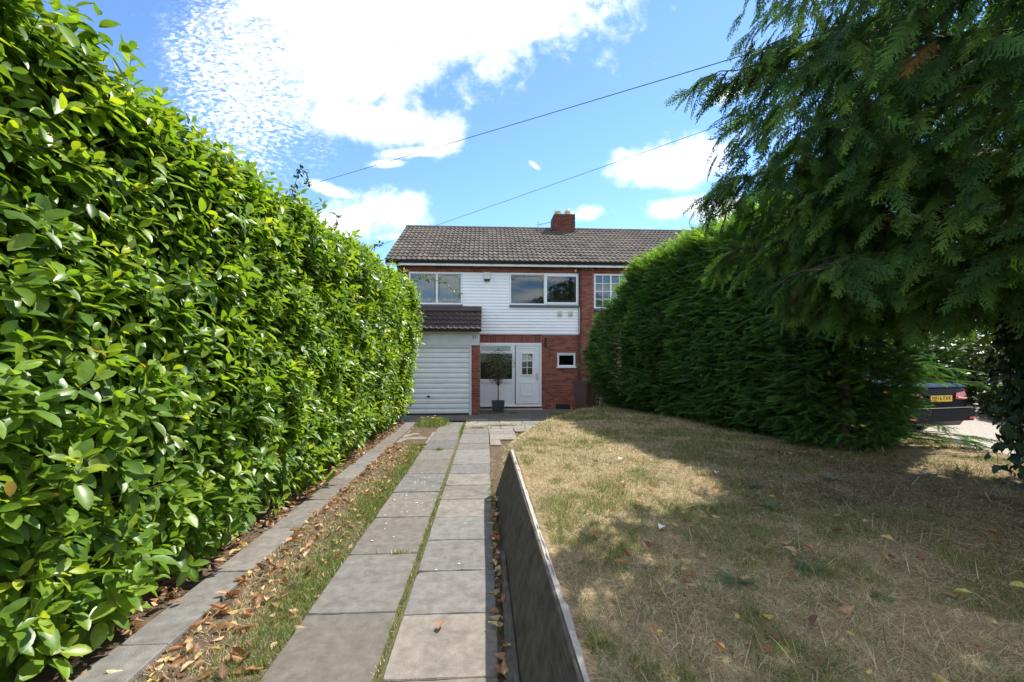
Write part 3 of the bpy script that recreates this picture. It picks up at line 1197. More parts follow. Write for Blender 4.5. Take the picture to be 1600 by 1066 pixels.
TILEC = [(0.100, 0.083, 0.069), (0.080, 0.068, 0.058), (0.120, 0.10, 0.083), (0.072, 0.062, 0.055), (0.106, 0.086, 0.067)]
TILES = [tile_mesh(c, M['tile']) for c in TILEC]
GTILEC = [(0.055, 0.042, 0.040), (0.065, 0.05, 0.046), (0.048, 0.038, 0.037)]
GTILES = [tile_mesh(c, M['gtile']) for c in GTILEC]


def tile_roof(parent, x0, x1, ye, ze, yr, zr, meshes, cols, matl, limit=300, off=(0, 0, 0), gauge=0.345):
    pitch = math.atan2(zr - ze, yr - ye)
    ln = math.hypot(zr - ze, yr - ye)
    rows = int(round(ln / gauge))
    gauge = ln / rows
    ncol = int(round((x1 - x0) / 0.334))
    sx = (x1 - x0) / ncol / 0.334
    spots = []
    for r in range(rows):
        for c in range(ncol):
            t = r * gauge
            spots.append((x0 + c * 0.334 * sx - off[0], ye + t * math.cos(pitch) - off[1], ze + t * math.sin(pitch) - off[2] + random.uniform(-.003, .003)))
    Vs, Fs, Cs, b = [], [], [], 0
    for i, p in enumerate(spots):
        me = random.choice(meshes)
        rt = (pitch + random.uniform(-.008, .008), random.uniform(-.006, .006), random.uniform(-.006, .006))
        if i < limit:
            link('tile', me, parent, p, rt, (sx, 1, 1))
        else:
            mx = Matrix.Translation(p) @ Matrix.Rotation(rt[0], 4, 'X') @ Matrix.Diagonal((sx, 1, 1, 1))
            Vs += [tuple(mx @ v.co) for v in me.vertices]
            Fs += [tuple(q + b for q in f.vertices) for f in me.polygons]
            Cs += [cols[meshes.index(me)]] * len(me.vertices)
            b += len(me.vertices)
    if Vs:
        me = bpy.data.meshes.new('tiling')
        me.from_pydata(Vs, [], Fs)
        a = me.attributes.new('col', 'FLOAT_COLOR', 'POINT')
        cc = np.ones((len(Vs), 4), np.float32)
        cc[:, :3] = Cs
        a.data.foreach_set('color', cc.ravel())
        me.materials.append(matl)
        tag(link('tiling', me, parent), kind='stuff')


def roof_body(x0, x1):
    rb = MB()
    rb.ext([(14.66, 4.85), (18.6, 7.085), (22.5, 4.87), (22.5, 4.80), (18.6, 7.0), (14.70, 4.80)], x0, x1)
    return rb


RF = hpart(roof_body(-3.22, 3.398), 'roof', M['sill'])
tile_roof(RF, -3.25, 3.4, 14.62, 4.88, 18.56, 7.11, TILES, TILEC, M['tile'], 300, (0, HY, 0))


def ridge(parent, x0, x1, oy, n):
    st_ = (x1 - x0) / n
    for i in range(n):
        vs, fs = [], []
        k = 8
        for e, x in enumerate((x0 + i * st_ + .004, x0 + (i + 1) * st_ - .004)):
            for j in range(k + 1):
                a = math.pi * (j / k)
                vs.append((x, 18.58 - oy + 0.125 * math.cos(a), 7.07 + 0.115 * math.sin(a)))
        fs = [(j, j + 1, k + 2 + j, k + 1 + j) for j in range(k)]
        fs += [tuple(range(k + 1)), tuple(range(k + 1, 2 * k + 2))]
        MB().add(vs, fs).obj('ridge_tile', M['tile'], parent, col=random.choice(TILEC))


ridge(RF, -3.25, 3.4, HY, 15)
# verge strip, fascia, soffit, gutter
vg = MB()
vg.ext([(14.66, 4.83), (18.58, 7.07), (18.58, 6.99), (14.66, 4.75)], -3.245, -3.20)
hpart(vg, 'verge_board', M['cement'], RF)


def eaves(x0, x1, part, own):
    f_ = MB()
    f_.box(x0, x1, 14.70, 14.722, 4.735, 4.87)
    FA = part(f_, 'fascia', M['white'], own)
    s_ = MB()
    s_.box(x0, x1, 14.722, 15.0, 4.82, 4.835)
    part(s_, 'soffit', M['white'], FA)
    gt = MB()
    k = 8
    pts = []
    for j in range(k + 1):
        a = math.pi + math.pi * j / k
        pts.append((14.645 + 0.052 * math.cos(a), 4.885 + 0.058 * math.sin(a)))
    for j in range(k, -1, -1):
        a = math.pi + math.pi * j / k
        pts.append((14.645 + 0.047 * math.cos(a), 4.889 + 0.053 * math.sin(a)))
    gt.ext(pts, x0, x1)
    GT = part(gt, 'gutter', M['black'], own)
    x = x0 + 0.9
    while x < x1:
        b_ = MB()
        b_.box(x - .016, x + .016, 14.585, 14.699, 4.80, 4.825)
        b_.box(x - .03, x + .03, 14.68, 14.699, 4.80, 4.87)
        part(b_, 'gutter_bracket', M['black'], GT)
        x += 0.9 + random.uniform(-.08, .08)


eaves(-3.22, 3.398, hpart, house)
dp = MB()
dp.tube([(-2.86, 14.64, 4.83), (-2.86, 14.66, 4.74), (-2.86, 14.93, 4.55), (-2.86, 14.93, 0.0)], 0.035, n=8)
hpart(dp, 'downpipe', M['black'])

# chimney
ch = MB()
ch.box(2.78, 3.63, 18.12, 19.05, 6.6, 7.62)
CH = hpart(ch, 'chimney', M['mortar'])
cb = MB()
cc = []
for r in range(13):
    z = 6.64 + r * 0.075
    for face in range(2):
        x = 2.775 - (0.11 if (r + face) % 2 else 0)
        lim = (2.765, 3.645)
        if face == 0:
            while x < 3.63:
                a, b = max(x, lim[0]), min(x + BL, lim[1])
                if b - a > .03:
                    n0 = len(cb.v)
                    cb.box(a, b, 18.108, 18.21, z, z + BH)
                    c_ = random.choice(BRICKC)
                    cc += [tuple(q * 0.5 for q in c_)] * (len(cb.v) - n0)
                x += 0.225
        else:
            yy = 18.215
            while yy < 19.0:
                n0 = len(cb.v)
                cb.box(2.768, 2.85, yy, min(yy + BL, 19.05), z, z + BH)
                c_ = random.choice(BRICKC)
                cc += [tuple(q * 0.5 for q in c_)] * (len(cb.v) - n0)
                yy += 0.225
cb.v = [(x, yy - HY, z) for x, yy, z in cb.v]
me = cb.mesh('brickwork', M['brick'])
a = me.attributes.new('col', 'FLOAT_COLOR', 'POINT')
q = np.ones((len(cc), 4), np.float32)
q[:, :3] = cc
a.data.foreach_set('color', q.ravel())
tag(link('brickwork', me, CH), kind='stuff')
fl = MB()
fl.add([(2.82, 18.2, 7.62), (3.60, 18.2, 7.62), (3.60, 18.98, 7.62), (2.82, 18.98, 7.62), (2.92, 18.35, 7.68), (3.50, 18.35, 7.68), (3.50, 18.85, 7.68), (2.92, 18.85, 7.68)],
       [(0, 1, 5, 4), (1, 2, 6, 5), (2, 3, 7, 6), (3, 0, 4, 7), (4, 5, 6, 7)])
hpart(fl, 'flaunching', M['cement'], CH)
for x, cowl in ((2.99, False), (3.40, True)):
    p_ = MB().lathe([(0.125, 7.62), (0.12, 7.76), (0.135, 7.77), (0.135, 7.83), (0.10, 7.83), (0.095, 7.75)], x, 18.5, 14)
    hpart(p_, 'chimney_pot', M['pot'], CH, smooth=False)
    if cowl:
        p_ = MB().lathe([(0.10, 7.832), (0.105, 7.86), (0.09, 7.91), (0.05, 7.94), (0.01, 7.95)], x, 18.5, 14)
        hpart(p_, 'cowl', M['cowl'], CH, smooth=True)
ae = MB()
ae.tube([(2.80, 18.3, 7.36), (2.30, 18.3, 7.24)], 0.012, n=5)
ae.tube([(2.30, 18.3, 7.24), (2.13, 18.3, 7.20)], 0.010, n=5)
ae.tube([(2.13, 18.3, 7.10), (2.13, 18.3, 7.34)], 0.009, n=5)
ae.tube([(2.22, 18.15, 7.22), (2.22, 18.45, 7.22)], 0.007, n=5)
ae.tube([(2.28, 18.15, 7.235), (2.28, 18.45, 7.235)], 0.007, n=5)
ae.tube([(2.13, 18.3, 7.30), (2.20, 18.3, 7.31), (2.24, 18.3, 7.26)], 0.008, n=5)
AE = hpart(ae, 'aerial', M['metal'])

# ================================================================== GARAGE (lean-to in front of the house)
GY = 13.6
gar = empty('garage', (-1.6, GY, 0))
tag(gar, 'white single garage with ribbed door and dark lean-to tiled roof', 'garage')


def gpart(mb, name, m, parent=None, smooth=False, col=None):
    mb.v = [(x + 1.6, yy - GY, z) for x, yy, z in mb.v]
    return mb.obj(name, m, parent or gar, smooth=smooth, col=col)


gw = MB()
gw.box(-0.428, -0.192, GY + .012, GY + 1.39, -0.05, 2.5)
GW = gpart(gw, 'wall', M['mortar'])
gw2 = MB()
gw2.box(-3.25, -3.0, GY + .012, GY + 1.39, -0.05, 2.5)
gpart(gw2, 'wall', M['mortar'])
pit = [(x + 1.6, yy - GY, z, l, s) for x, yy, z, l, s in brick_rows(-0.43, -0.19, 0.0, 2.1, GY)]
lay_bricks(GW, pit)
sb = MB()
rr = random.Random(2)
scol = []
for r in range(28):
    yy = GY + 0.11 - (0.11 if r % 2 else 0)
    while yy < 14.95:
        a, b = max(yy, GY + .105), min(yy + BL, 14.95)
        if b - a > .03:
            sb.box(-0.255, -0.188, a, b, r * .075 + .005, r * .075 + .07)
            scol += [rr.choice(BRICKC)] * 8
        yy += .225
sb.v = [(x + 1.6, yy - GY, z) for x, yy, z in sb.v]
me = sb.mesh('brickwork', M['brick'])
a = me.attributes.new('col', 'FLOAT_COLOR', 'POINT')
q = np.ones((len(scol), 4), np.float32)
q[:, :3] = scol
a.data.foreach_set('color', q.ravel())
tag(link('brickwork', me, GW), kind='stuff')
pf = MB()
pf.cbox(-3.25, -0.19, GY - .03, GY - .002, 2.10, 2.44, 0.006)
FP = gpart(pf, 'fascia_panel', M['oldwhite'])
pf = MB()
pf.box(-3.25, -0.185, GY - .045, GY - .005, 2.445, 2.56)
pf.box(-3.25, -0.19, GY - .034, GY - .03, 2.275, 2.283)
gpart(pf, 'fascia_trim', M['oldwhite'], FP)
dfm = MB()
dfm.box(-0.505, -0.432, GY - .02, GY + .06, 0.0, 2.095)
dfm.box(-2.98, -2.91, GY - .02, GY + .06, 0.0, 2.095)
dfm.box(-2.91, -0.505, GY - .02, GY + .06, 2.03, 2.095)
gpart(dfm, 'door_frame', M['oldwhite'])
# pressed steel up-and-over door: 14 broad ribs in one sheet
prof = []
nr = 13
for i in range(nr):
    z0 = 0.035 + i * (1.99 / nr)
    h = 1.99 / nr
    prof += [(GY + .035, z0), (GY + .006, z0 + h * .14), (GY + .006, z0 + h * .62), (GY + .022, z0 + h * .78), (GY + .030, z0 + h * .97)]
prof += [(GY + .035, 2.025), (GY + .06, 2.025), (GY + .06, 0.035)]
gdm = MB().ext(prof, -2.905, -0.51)
GD = gpart(gdm, 'garage_door', M['garagedoor'])
hb = MB()
hb.lathe([(0.035, 0), (0.035, .02), (0.012, .022), (0.012, .05)], 0, 0, 10)
hb.v = [(x - 1.72, GY + 0.006 - z, 0.56 + yy) for x, yy, z in hb.v]
hb.tube([(-1.775, GY - .045, 0.56), (-1.665, GY - .045, 0.56)], 0.009, n=6)
gpart(hb, 'handle', M['black'], GD)
grf = MB()
grf.ext([(13.42, 2.545), (14.99, 3.335), (14.99, 3.28), (13.44, 2.50)], -3.25, -0.15)
GR = gpart(grf, 'roof', M['sill'])
tile_roof(GR, -3.25, -0.135, 13.36, 2.56, 14.93, 3.345, GTILES, GTILEC, M['gtile'], 300, (-1.6, GY, 0))
fs_ = MB()
fs_.ext([(14.62, 3.255), (14.955, 3.42), (14.96, 3.44), (14.62, 3.27)], -3.25, -0.14)
gpart(fs_, 'flashing', M['gtile'], GR, col=(0.075, 0.06, 0.055))
gg = MB()
gg.ext([(13.29, 2.575), (13.30, 2.53), (13.345, 2.505), (13.39, 2.53), (13.395, 2.575), (13.385, 2.575), (13.345, 2.52), (13.30, 2.575)], -3.25, -0.13)
gpart(gg, 'gutter', M['black'])


def text_obj(name, body, size, loc, rot, m, parent, ext=0.002, ax='CENTER'):
    cu = bpy.data.curves.new(name, 'FONT')
    cu.body = body
    cu.size = size
    cu.extrude = ext
    cu.align_x = ax
    cu.align_y = 'CENTER'
    o = bpy.data.objects.new(name + '_tmp', cu)
    COL.objects.link(o)
    dg = bpy.context.evaluated_depsgraph_get()
    me = bpy.data.meshes.new_from_object(o.evaluated_get(dg))
    bpy.data.objects.remove(o)
    me.materials.clear()
    me.materials.append(m)
    return link(name, me, parent, loc, rot)


text_obj('house_number', '31', 0.15, (-0.35 + 1.6, -0.034, 2.345), (R(90), 0, 0), M['lead'], gar)

# ================================================================== NEIGHBOUR'S HOUSE
nb = empty('neighbouring_house', (6.5, 15, 0))
tag(nb, 'adjoining brick house half hidden behind the conifer hedge', 'house')


def npart(mb, name, m, parent=None, smooth=False, col=None):
    mb.v = [(x - 6.5, yy - HY, z) for x, yy, z in mb.v]
    return mb.obj(name, m, parent or nb, smooth=smooth, col=col)


w_ = MB()
for (x0, x1, z0, z1) in [(3.645, 9.6, -0.05, 3.4), (6.0, 9.6, 3.4, 4.575), (3.645, 9.6, 4.575, 4.9)]:
    w_.box(x0, x1, FY, 15.27, z0, z1)
w_.box(9.35, 9.6, 15.27, 22.2, -0.05, 4.9)
w_.box(3.645, 9.35, 21.95, 22.2, -0.05, 4.9)
NW = npart(w_, 'wall', M['mortar'])
lay_bricks(NW, [(x - 6.5, yy - HY, z, l, s) for x, yy, z, l, s in brick_rows(3.645, 6.6, 4.59, 4.815, HY) + brick_rows(3.645, 4.6, 2.6, 3.36, HY)])


def nwin():
    W = window(nb, 3.66, 6.0, 3.4, 4.575, [(3.66, 4.24, False), (4.24, 5.4, False), (5.4, 6.0, False)], leads=False, part=npart, net=True)
    gb = MB()
    for xa, xb in ((3.715, 4.212), (4.268, 5.372)):
        n = 2 if xb - xa < .7 else 4
        for i in range(1, n):
            x = xa + (xb - xa) * i / n
            gb.box(x - .011, x + .011, 14.992, 15.003, 3.455, 4.52)
        for j in range(1, 4):
            zz = 3.455 + 1.065 * j / 4
            gb.box(xa, xb, 14.993, 15.002, zz - .011, zz + .011)
    npart(gb, 'glazing_bar', M['white'], W)


nwin()
NR = npart(roof_body(3.402, 9.9), 'roof', M['sill'])
tile_roof(NR, 3.4, 9.9, 14.62, 4.88, 18.56, 7.11, TILES, TILEC, M['tile'], 300, (6.5, HY, 0))
ridge(NR, 3.4 - 6.5, 9.9 - 6.5, HY, 15)
eaves(3.402, 9.9, npart, nb)

# ================================================================== LAUREL HEDGE
LG = [(0.124, 0.225, 0.024), (0.165, 0.278, 0.028), (0.082, 0.160, 0.022), (0.210, 0.315, 0.038), (0.102, 0.190, 0.024)]
LG = np.array(LG)
HB0, HB1, HTOP = -1.6, 12.15, 3.62


def hedge_x(Y, Z):
    """face of the clipped laurel: leans out over the drive towards the far end"""
    xb = -2.12 - 0.020 * (Y - 2)
    xt = -2.40 + 0.075 * (Y - 2)
    t = np.clip(Z / 3.0, 0, 1)
    x = xb * (1 - t) + xt * t
    x = x + 0.10 * np.sin(np.clip(Z, 0, 3) / 3.0 * math.pi) * 0.6
    x = x - 0.22 * smooth01((0.5 - Z) / 0.5)
    return x + 0.20 * (fbm(Y * 1.1, Z * 1.1, 41) - 0.5) + 0.12 * (fbm(Y * 3.0, Z * 3.0, 43) - 0.5)


def hedge_surface(n):
    """points and outward normals on face, shoulder, top and far end"""
    u = rng.random(n)
    P_, Nn = np.zeros((n, 3)), np.zeros((n, 3))
    # more of the points near the camera: leaves keep their size, far ones merge
    Y = HB0 + (HB1 - HB0) * rng.random(n)
    s = rng.random(n)
    r = 0.45
    Lf = HTOP - r - 0.16
    La = r * math.pi / 2
    Lt = 1.0
    q = s * (Lf + La + Lt)
    top = HTOP + 0.17 * smooth01((5.0 - Y) / 3.0) + 0.18 * (fbm(Y * 1.3, Y * 0 + 3, 47) - 0.5) - 0.9 * smooth01((Y - 10.6) / 1.6) ** 1.5
    k1 = q < Lf
    Z1 = 0.16 + q * (top - r - 0.16) / Lf
    k2 = (q >= Lf) & (q < Lf + La)
    th = (q - Lf) / r
    X = np.where(k1, hedge_x(Y, Z1), 0)
    xs = hedge_x(Y, top - r) - r
    X = np.where(k2, xs + r * np.cos(th), X)
    Z = np.where(k1, Z1, top - r + r * np.sin(th))
    k3 = q >= Lf + La
    X = np.where(k3, xs - (q - Lf - La), X)
    Z = np.where(k3, top + 0.1 * (fbm(X * 2, Y * 2, 49) - 0.5), Z)
    Nn[:, 0] = np.where(k1, 1, np.where(k2, np.cos(th), 0))
    Nn[:, 2] = np.where(k1, 0, np.where(k2, np.sin(th), 1))
    P_[:, 0], P_[:, 1], P_[:, 2] = X, Y, Z
    # far end, rounded
    k = smooth01((Y - 11.5) / 0.65)
    P_[:, 0] -= 0.5 * k ** 2 * (Nn[:, 0] > 0.3)
    Nn[:, 1] += k * 0.8
    return P_, unit(Nn)


lh = empty('laurel_hedge', (-2.9, 2.0, 0))
tag(lh, 'tall clipped laurel hedge with glossy green leaves along the left edge of the drive', 'hedge')


def build_laurel():
    ns = 10200
    P0, N0 = hedge_surface(ns)
    # end wall facing the garage
    ne = 420
    Pe = np.stack([-1.95 - 1.6 * rng.random(ne), np.full(ne, 12.1), 0.3 + 2.9 * rng.random(ne)], 1)
    Ne = np.tile(np.array([0.25, 1.0, 0.1]), (ne, 1))
    P0, N0 = np.concatenate([P0, Pe]), np.concatenate([N0, unit(Ne)])
    ns += ne
    depth = rng.choice([0.0, -0.10, -0.22, -0.36], ns, p=[0.46, 0.30, 0.16, 0.08]) + rng.normal(0, 0.045, ns)
    sprig = rng.random(ns) < 0.035
    depth = np.where(sprig, 0.10 + 0.12 * rng.random(ns), depth)
    P0 = P0 + N0 * depth[:, None]
    ax = unit(N0 * 0.75 + np.array([0, 0, 0.62]) + rvec(ns, 0.33))
    nl = 9
    g = 2.39996
    O, X, Z, L, W, C = [], [], [], [], [], []
    ref = unit(np.cross(ax, rvec(ns)))
    ref2 = np.cross(ax, ref)
    shade = rng.choice(len(LG), ns, p=[0.3, 0.25, 0.2, 0.1, 0.15])
    stem_l = 0.13 + 0.06 * rng.random(ns)
    sprout = rng.random(ns)
    for i in range(nl):
        f = i / (nl - 1)
        phi = g * i + rng.normal(0, 0.25, ns)
        al = R(34) + R(56) * f + rng.normal(0, 0.16, ns)
        rad = ref * np.cos(phi)[:, None] + ref2 * np.sin(phi)[:, None]
        d = unit(ax * np.cos(al)[:, None] + rad * np.sin(al)[:, None])
        d = unit(d - np.array([0, 0, 0.10 + 0.25 * f]))
        o = P0 - ax * (stem_l * f)[:, None] + rad * 0.012
        nrm = ax * 1.0 + np.array([0.18, 0.06, 0.55]) + rvec(ns, 0.16)
        ln = (0.084 + 0.052 * f) * (0.8 + 0.4 * rng.random(ns)) * (0.75 + 0.35 * min(1, 0.3 + f * 2))
        O.append(o)
        X.append(d)
        Z.append(nrm)
        L.append(ln)
        W.append(ln * (0.42 + 0.12 * rng.random(ns)))
        c = LG[shade] * (0.82 + 0.36 * rng.random((ns, 1)))
        if i < 3:
            c = c * np.where(sprout[:, None] < 0.35, np.array([[1.55, 1.25, 1.0]]), 1.0)
        yel = rng.random(ns) < 0.0025
        c = np.where(yel[:, None], np.array([[0.32, 0.22, 0.03]]), c)
        C.append(c)
    O, X, Z = np.concatenate(O), np.concatenate(X), np.concatenate(Z)
    L, W, C = np.concatenate(L), np.concatenate(W), np.concatenate(C)
    dist = np.linalg.norm(O - CAMP, axis=1)
    keep = (O[:, 2] > 0.03) & (O[:, 2] < 4.3)
    u, v, zc = screen(O)
    keep &= (dist > 0.55)
    # the 300 that show largest: near, in frame, on the outside of the hedge
    outer = np.repeat(depth[None, :], nl, 0).ravel() > -0.05
    cand = keep & outer & (u > -20) & (u < 1000) & (v > -20) & (v < 1080) & (zc > 1.2)
    size = np.where(cand, L / dist, 0)
    order = np.argsort(-size)[:300]
    big = np.zeros(len(O), bool)
    big[order] = True
    # single leaves: a few shared meshes, each leaf an object of its own
    variants = []
    for c in list(LG) + [np.array([0.14, 0.23, 0.025])]:
        variants.append(np_mesh('leaf', LEAF_HI[0], LEAF_HI[1], M['laurel'], np.tile(c, (len(LEAF_HI[0]), 1)), smooth=True))
    inv = Matrix.Translation((2.9, -2.0, 0))
    for i in order:
        me = variants[int(rng.integers(len(variants)))]
        o = link('leaf', me, lh)
        o.matrix_local = inv @ basis_matrix(O[i], X[i], Z[i], L[i], W[i])
    keep &= (O[:, 1] > 0.9) | (rng.random(len(O)) < 0.45)
    deep = np.repeat(depth[None, :], nl, 0).ravel() < -0.16
    near = keep & ~big & (dist < 4.6) & ~deep
    far = keep & ~big & ~near
    A = scatter(*LEAF_HI, O[near], X[near], Z[near], L[near], W[near], C[near])
    B = scatter(*LEAF_LO, O[far], X[far], Z[far], L[far] * 1.04, W[far] * 1.1, C[far])
    V, F, Cc = join([A, B])
    V = V - np.array([-2.9, 2.0, 0])
    tag(link('foliage', np_mesh('foliage', V, F, M['laurel'], Cc, smooth=True), lh), kind='stuff')
    # shoots: green stems that carry the outer whorls
    mb = MB()
    sel = np.where((np.linalg.norm(P0 - CAMP, axis=1) < 5.5) & (depth > -0.15))[0]
    for i in sel[:900]:
        p = Vector(P0[i]) - Vector((-2.9, 2.0, 0))
        a = Vector(ax[i])
        b = p - a * 0.28 - Vector(N0[i]) * 0.12
        mb.tube([b, p - a * 0.1, p], 0.0045, 0.002, n=4, cap=False)
    mb.obj('shoots', M['twig'], lh)
    lh.children[-1]['kind'] = 'stuff'
    # main stems inside
    for i in range(16):
        yy = -1.2 + i * 0.85 + random.uniform(-.15, .15)
        x = -2.9 + random.uniform(-.15, .1)
        t = MB()
        pts = [(x - -2.9, yy - 2.0, -0.05), (x + 2.9 + random.uniform(-.06, .06), yy - 2 + random.uniform(-.1, .1), 0.8), (x + 2.9 + random.uniform(-.1, .1), yy - 2 + random.uniform(-.2, .2), 2.0)]
        t.tube(pts, 0.04, 0.02, n=6)
        t.obj('stem', M['bark'], lh)
    # added dark core in place of old wood and leaves, blocks see-through
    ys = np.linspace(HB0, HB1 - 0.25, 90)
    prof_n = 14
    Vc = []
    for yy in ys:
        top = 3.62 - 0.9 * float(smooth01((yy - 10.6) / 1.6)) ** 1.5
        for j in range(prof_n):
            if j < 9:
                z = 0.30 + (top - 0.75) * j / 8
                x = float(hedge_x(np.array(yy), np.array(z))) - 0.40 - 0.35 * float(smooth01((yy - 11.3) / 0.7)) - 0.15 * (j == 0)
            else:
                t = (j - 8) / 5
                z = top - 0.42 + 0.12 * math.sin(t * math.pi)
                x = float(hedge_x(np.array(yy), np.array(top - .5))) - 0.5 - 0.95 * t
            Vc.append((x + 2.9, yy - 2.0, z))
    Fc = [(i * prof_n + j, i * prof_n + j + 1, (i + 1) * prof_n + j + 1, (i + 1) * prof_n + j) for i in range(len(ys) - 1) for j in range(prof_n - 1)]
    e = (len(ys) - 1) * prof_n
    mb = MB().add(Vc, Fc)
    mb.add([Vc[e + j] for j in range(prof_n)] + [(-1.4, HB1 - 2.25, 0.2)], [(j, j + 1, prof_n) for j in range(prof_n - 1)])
    mb.obj('core_blocker', M['hedge_core'], lh, fix=False)


build_laurel()


def sprig(name, label, cat, pts, r, leaf_len, n, colr, group=None, drop=0.0, spread=0.05):
    """a thin climbing stem with small round leaves"""
    p0 = Vector(pts[0])
    t = empty(name, p0)
    tag(t, label, cat, group)
    q = [Vector(p) - p0 for p in pts]
    MB().tube(q, r, r * .4, n=5).obj('stem', M['twig'], t)
    qa = np.array([list(p) for p in q])
    f = np.sort(rng.random(n)) * (len(q) - 1) * 0.85 + (len(q) - 1) * 0.15
    i = np.minimum(f.astype(int), len(q) - 2)
    O = qa[i] + (qa[i + 1] - qa[i]) * (f - i)[:, None]
    dirs = unit(rvec(n) + np.array([0, 0, -drop]))
    O = O + dirs * spread * 0.3
    Z = unit(rvec(n, 0.6) + np.array([0.2, -0.6, 0.7]))
    C = np.array(colr) * (0.7 + 0.6 * rng.random((n, 1)))
    V, F, Cc = scatter(*LEAF_LO, O, dirs, Z, leaf_len * (0.7 + 0.6 * rng.random(n)), leaf_len * 0.75 * (0.7 + 0.6 * rng.random(n)), C)
    tag(link('foliage', np_mesh('foliage', V, F, M['ivy'], Cc, True), t), kind='stuff')


grn = (0.03, 0.075, 0.012)
sprig('climbing_shoot', 'small leaved shoot standing up from the laurel top below the overhead cable', 'climber', [(-2.42, 5.6, 3.35), (-2.36, 5.65, 3.75), (-2.30, 5.7, 4.02), (-2.22, 5.7, 3.98), (-2.2, 5.7, 3.82)], 0.006, 0.05, 46, grn)
sprig('climbing_shoot', 'small leaved shoots rising from the far end of the laurel top before the roof', 'climber', [(-2.3, 8.9, 3.4), (-2.25, 8.9, 3.78), (-2.15, 9.0, 3.95), (-2.05, 9.0, 3.93)], 0.006, 0.055, 30, grn)
sprig('climbing_shoot', 'small leaved shoot at the middle of the laurel top against white cloud', 'climber', [(-2.4, 7.0, 3.4), (-2.32, 7.0, 3.72), (-2.25, 7.05, 3.84)], 0.006, 0.05, 26, grn)
sprig('arching_twig', 'thin arching twig with few pale leaves in front of the left window', 'twig', [(-2.35, 11.4, 3.35), (-2.05, 11.4, 3.62), (-1.6, 11.4, 3.74), (-1.2, 11.4, 3.66), (-0.85, 11.4, 3.46), (-0.62, 11.4, 3.30)], 0.010, 0.085, 60, (0.13, 0.2, 0.03), spread=0.05)

# ================================================================== CONIFER HEDGE
HP = np.array([(3.34, 12.2), (3.42, 11.0), (3.78, 8.9), (4.15, 6.9), (4.42, 5.4)])       # foot of the clipped face
HD = np.array([0, 1.25, 3.48, 5.55, 7.07])


def hp_at(s):
    return np.stack([np.interp(s, HD, HP[:, 0]), np.interp(s, HD, HP[:, 1])], -1)


def hp_normal(s):
    a = hp_at(np.maximum(s - 0.8, 0))
    b = hp_at(np.minimum(s + 0.8, 7.07))
    t = unit(b - a)
    return np.stack([t[:, 1], -t[:, 0]], 1)      # to the left of the drive direction


ch_ = empty('conifer_hedge', (3.9, 8.5, 0.4))
tag(ch_, 'broad dark green conifer hedge behind the lawn, pale along its sunlit top', 'hedge')
CG = np.array([(0.050, 0.115, 0.030), (0.066, 0.140, 0.032), (0.038, 0.092, 0.030), (0.085, 0.160, 0.034)])


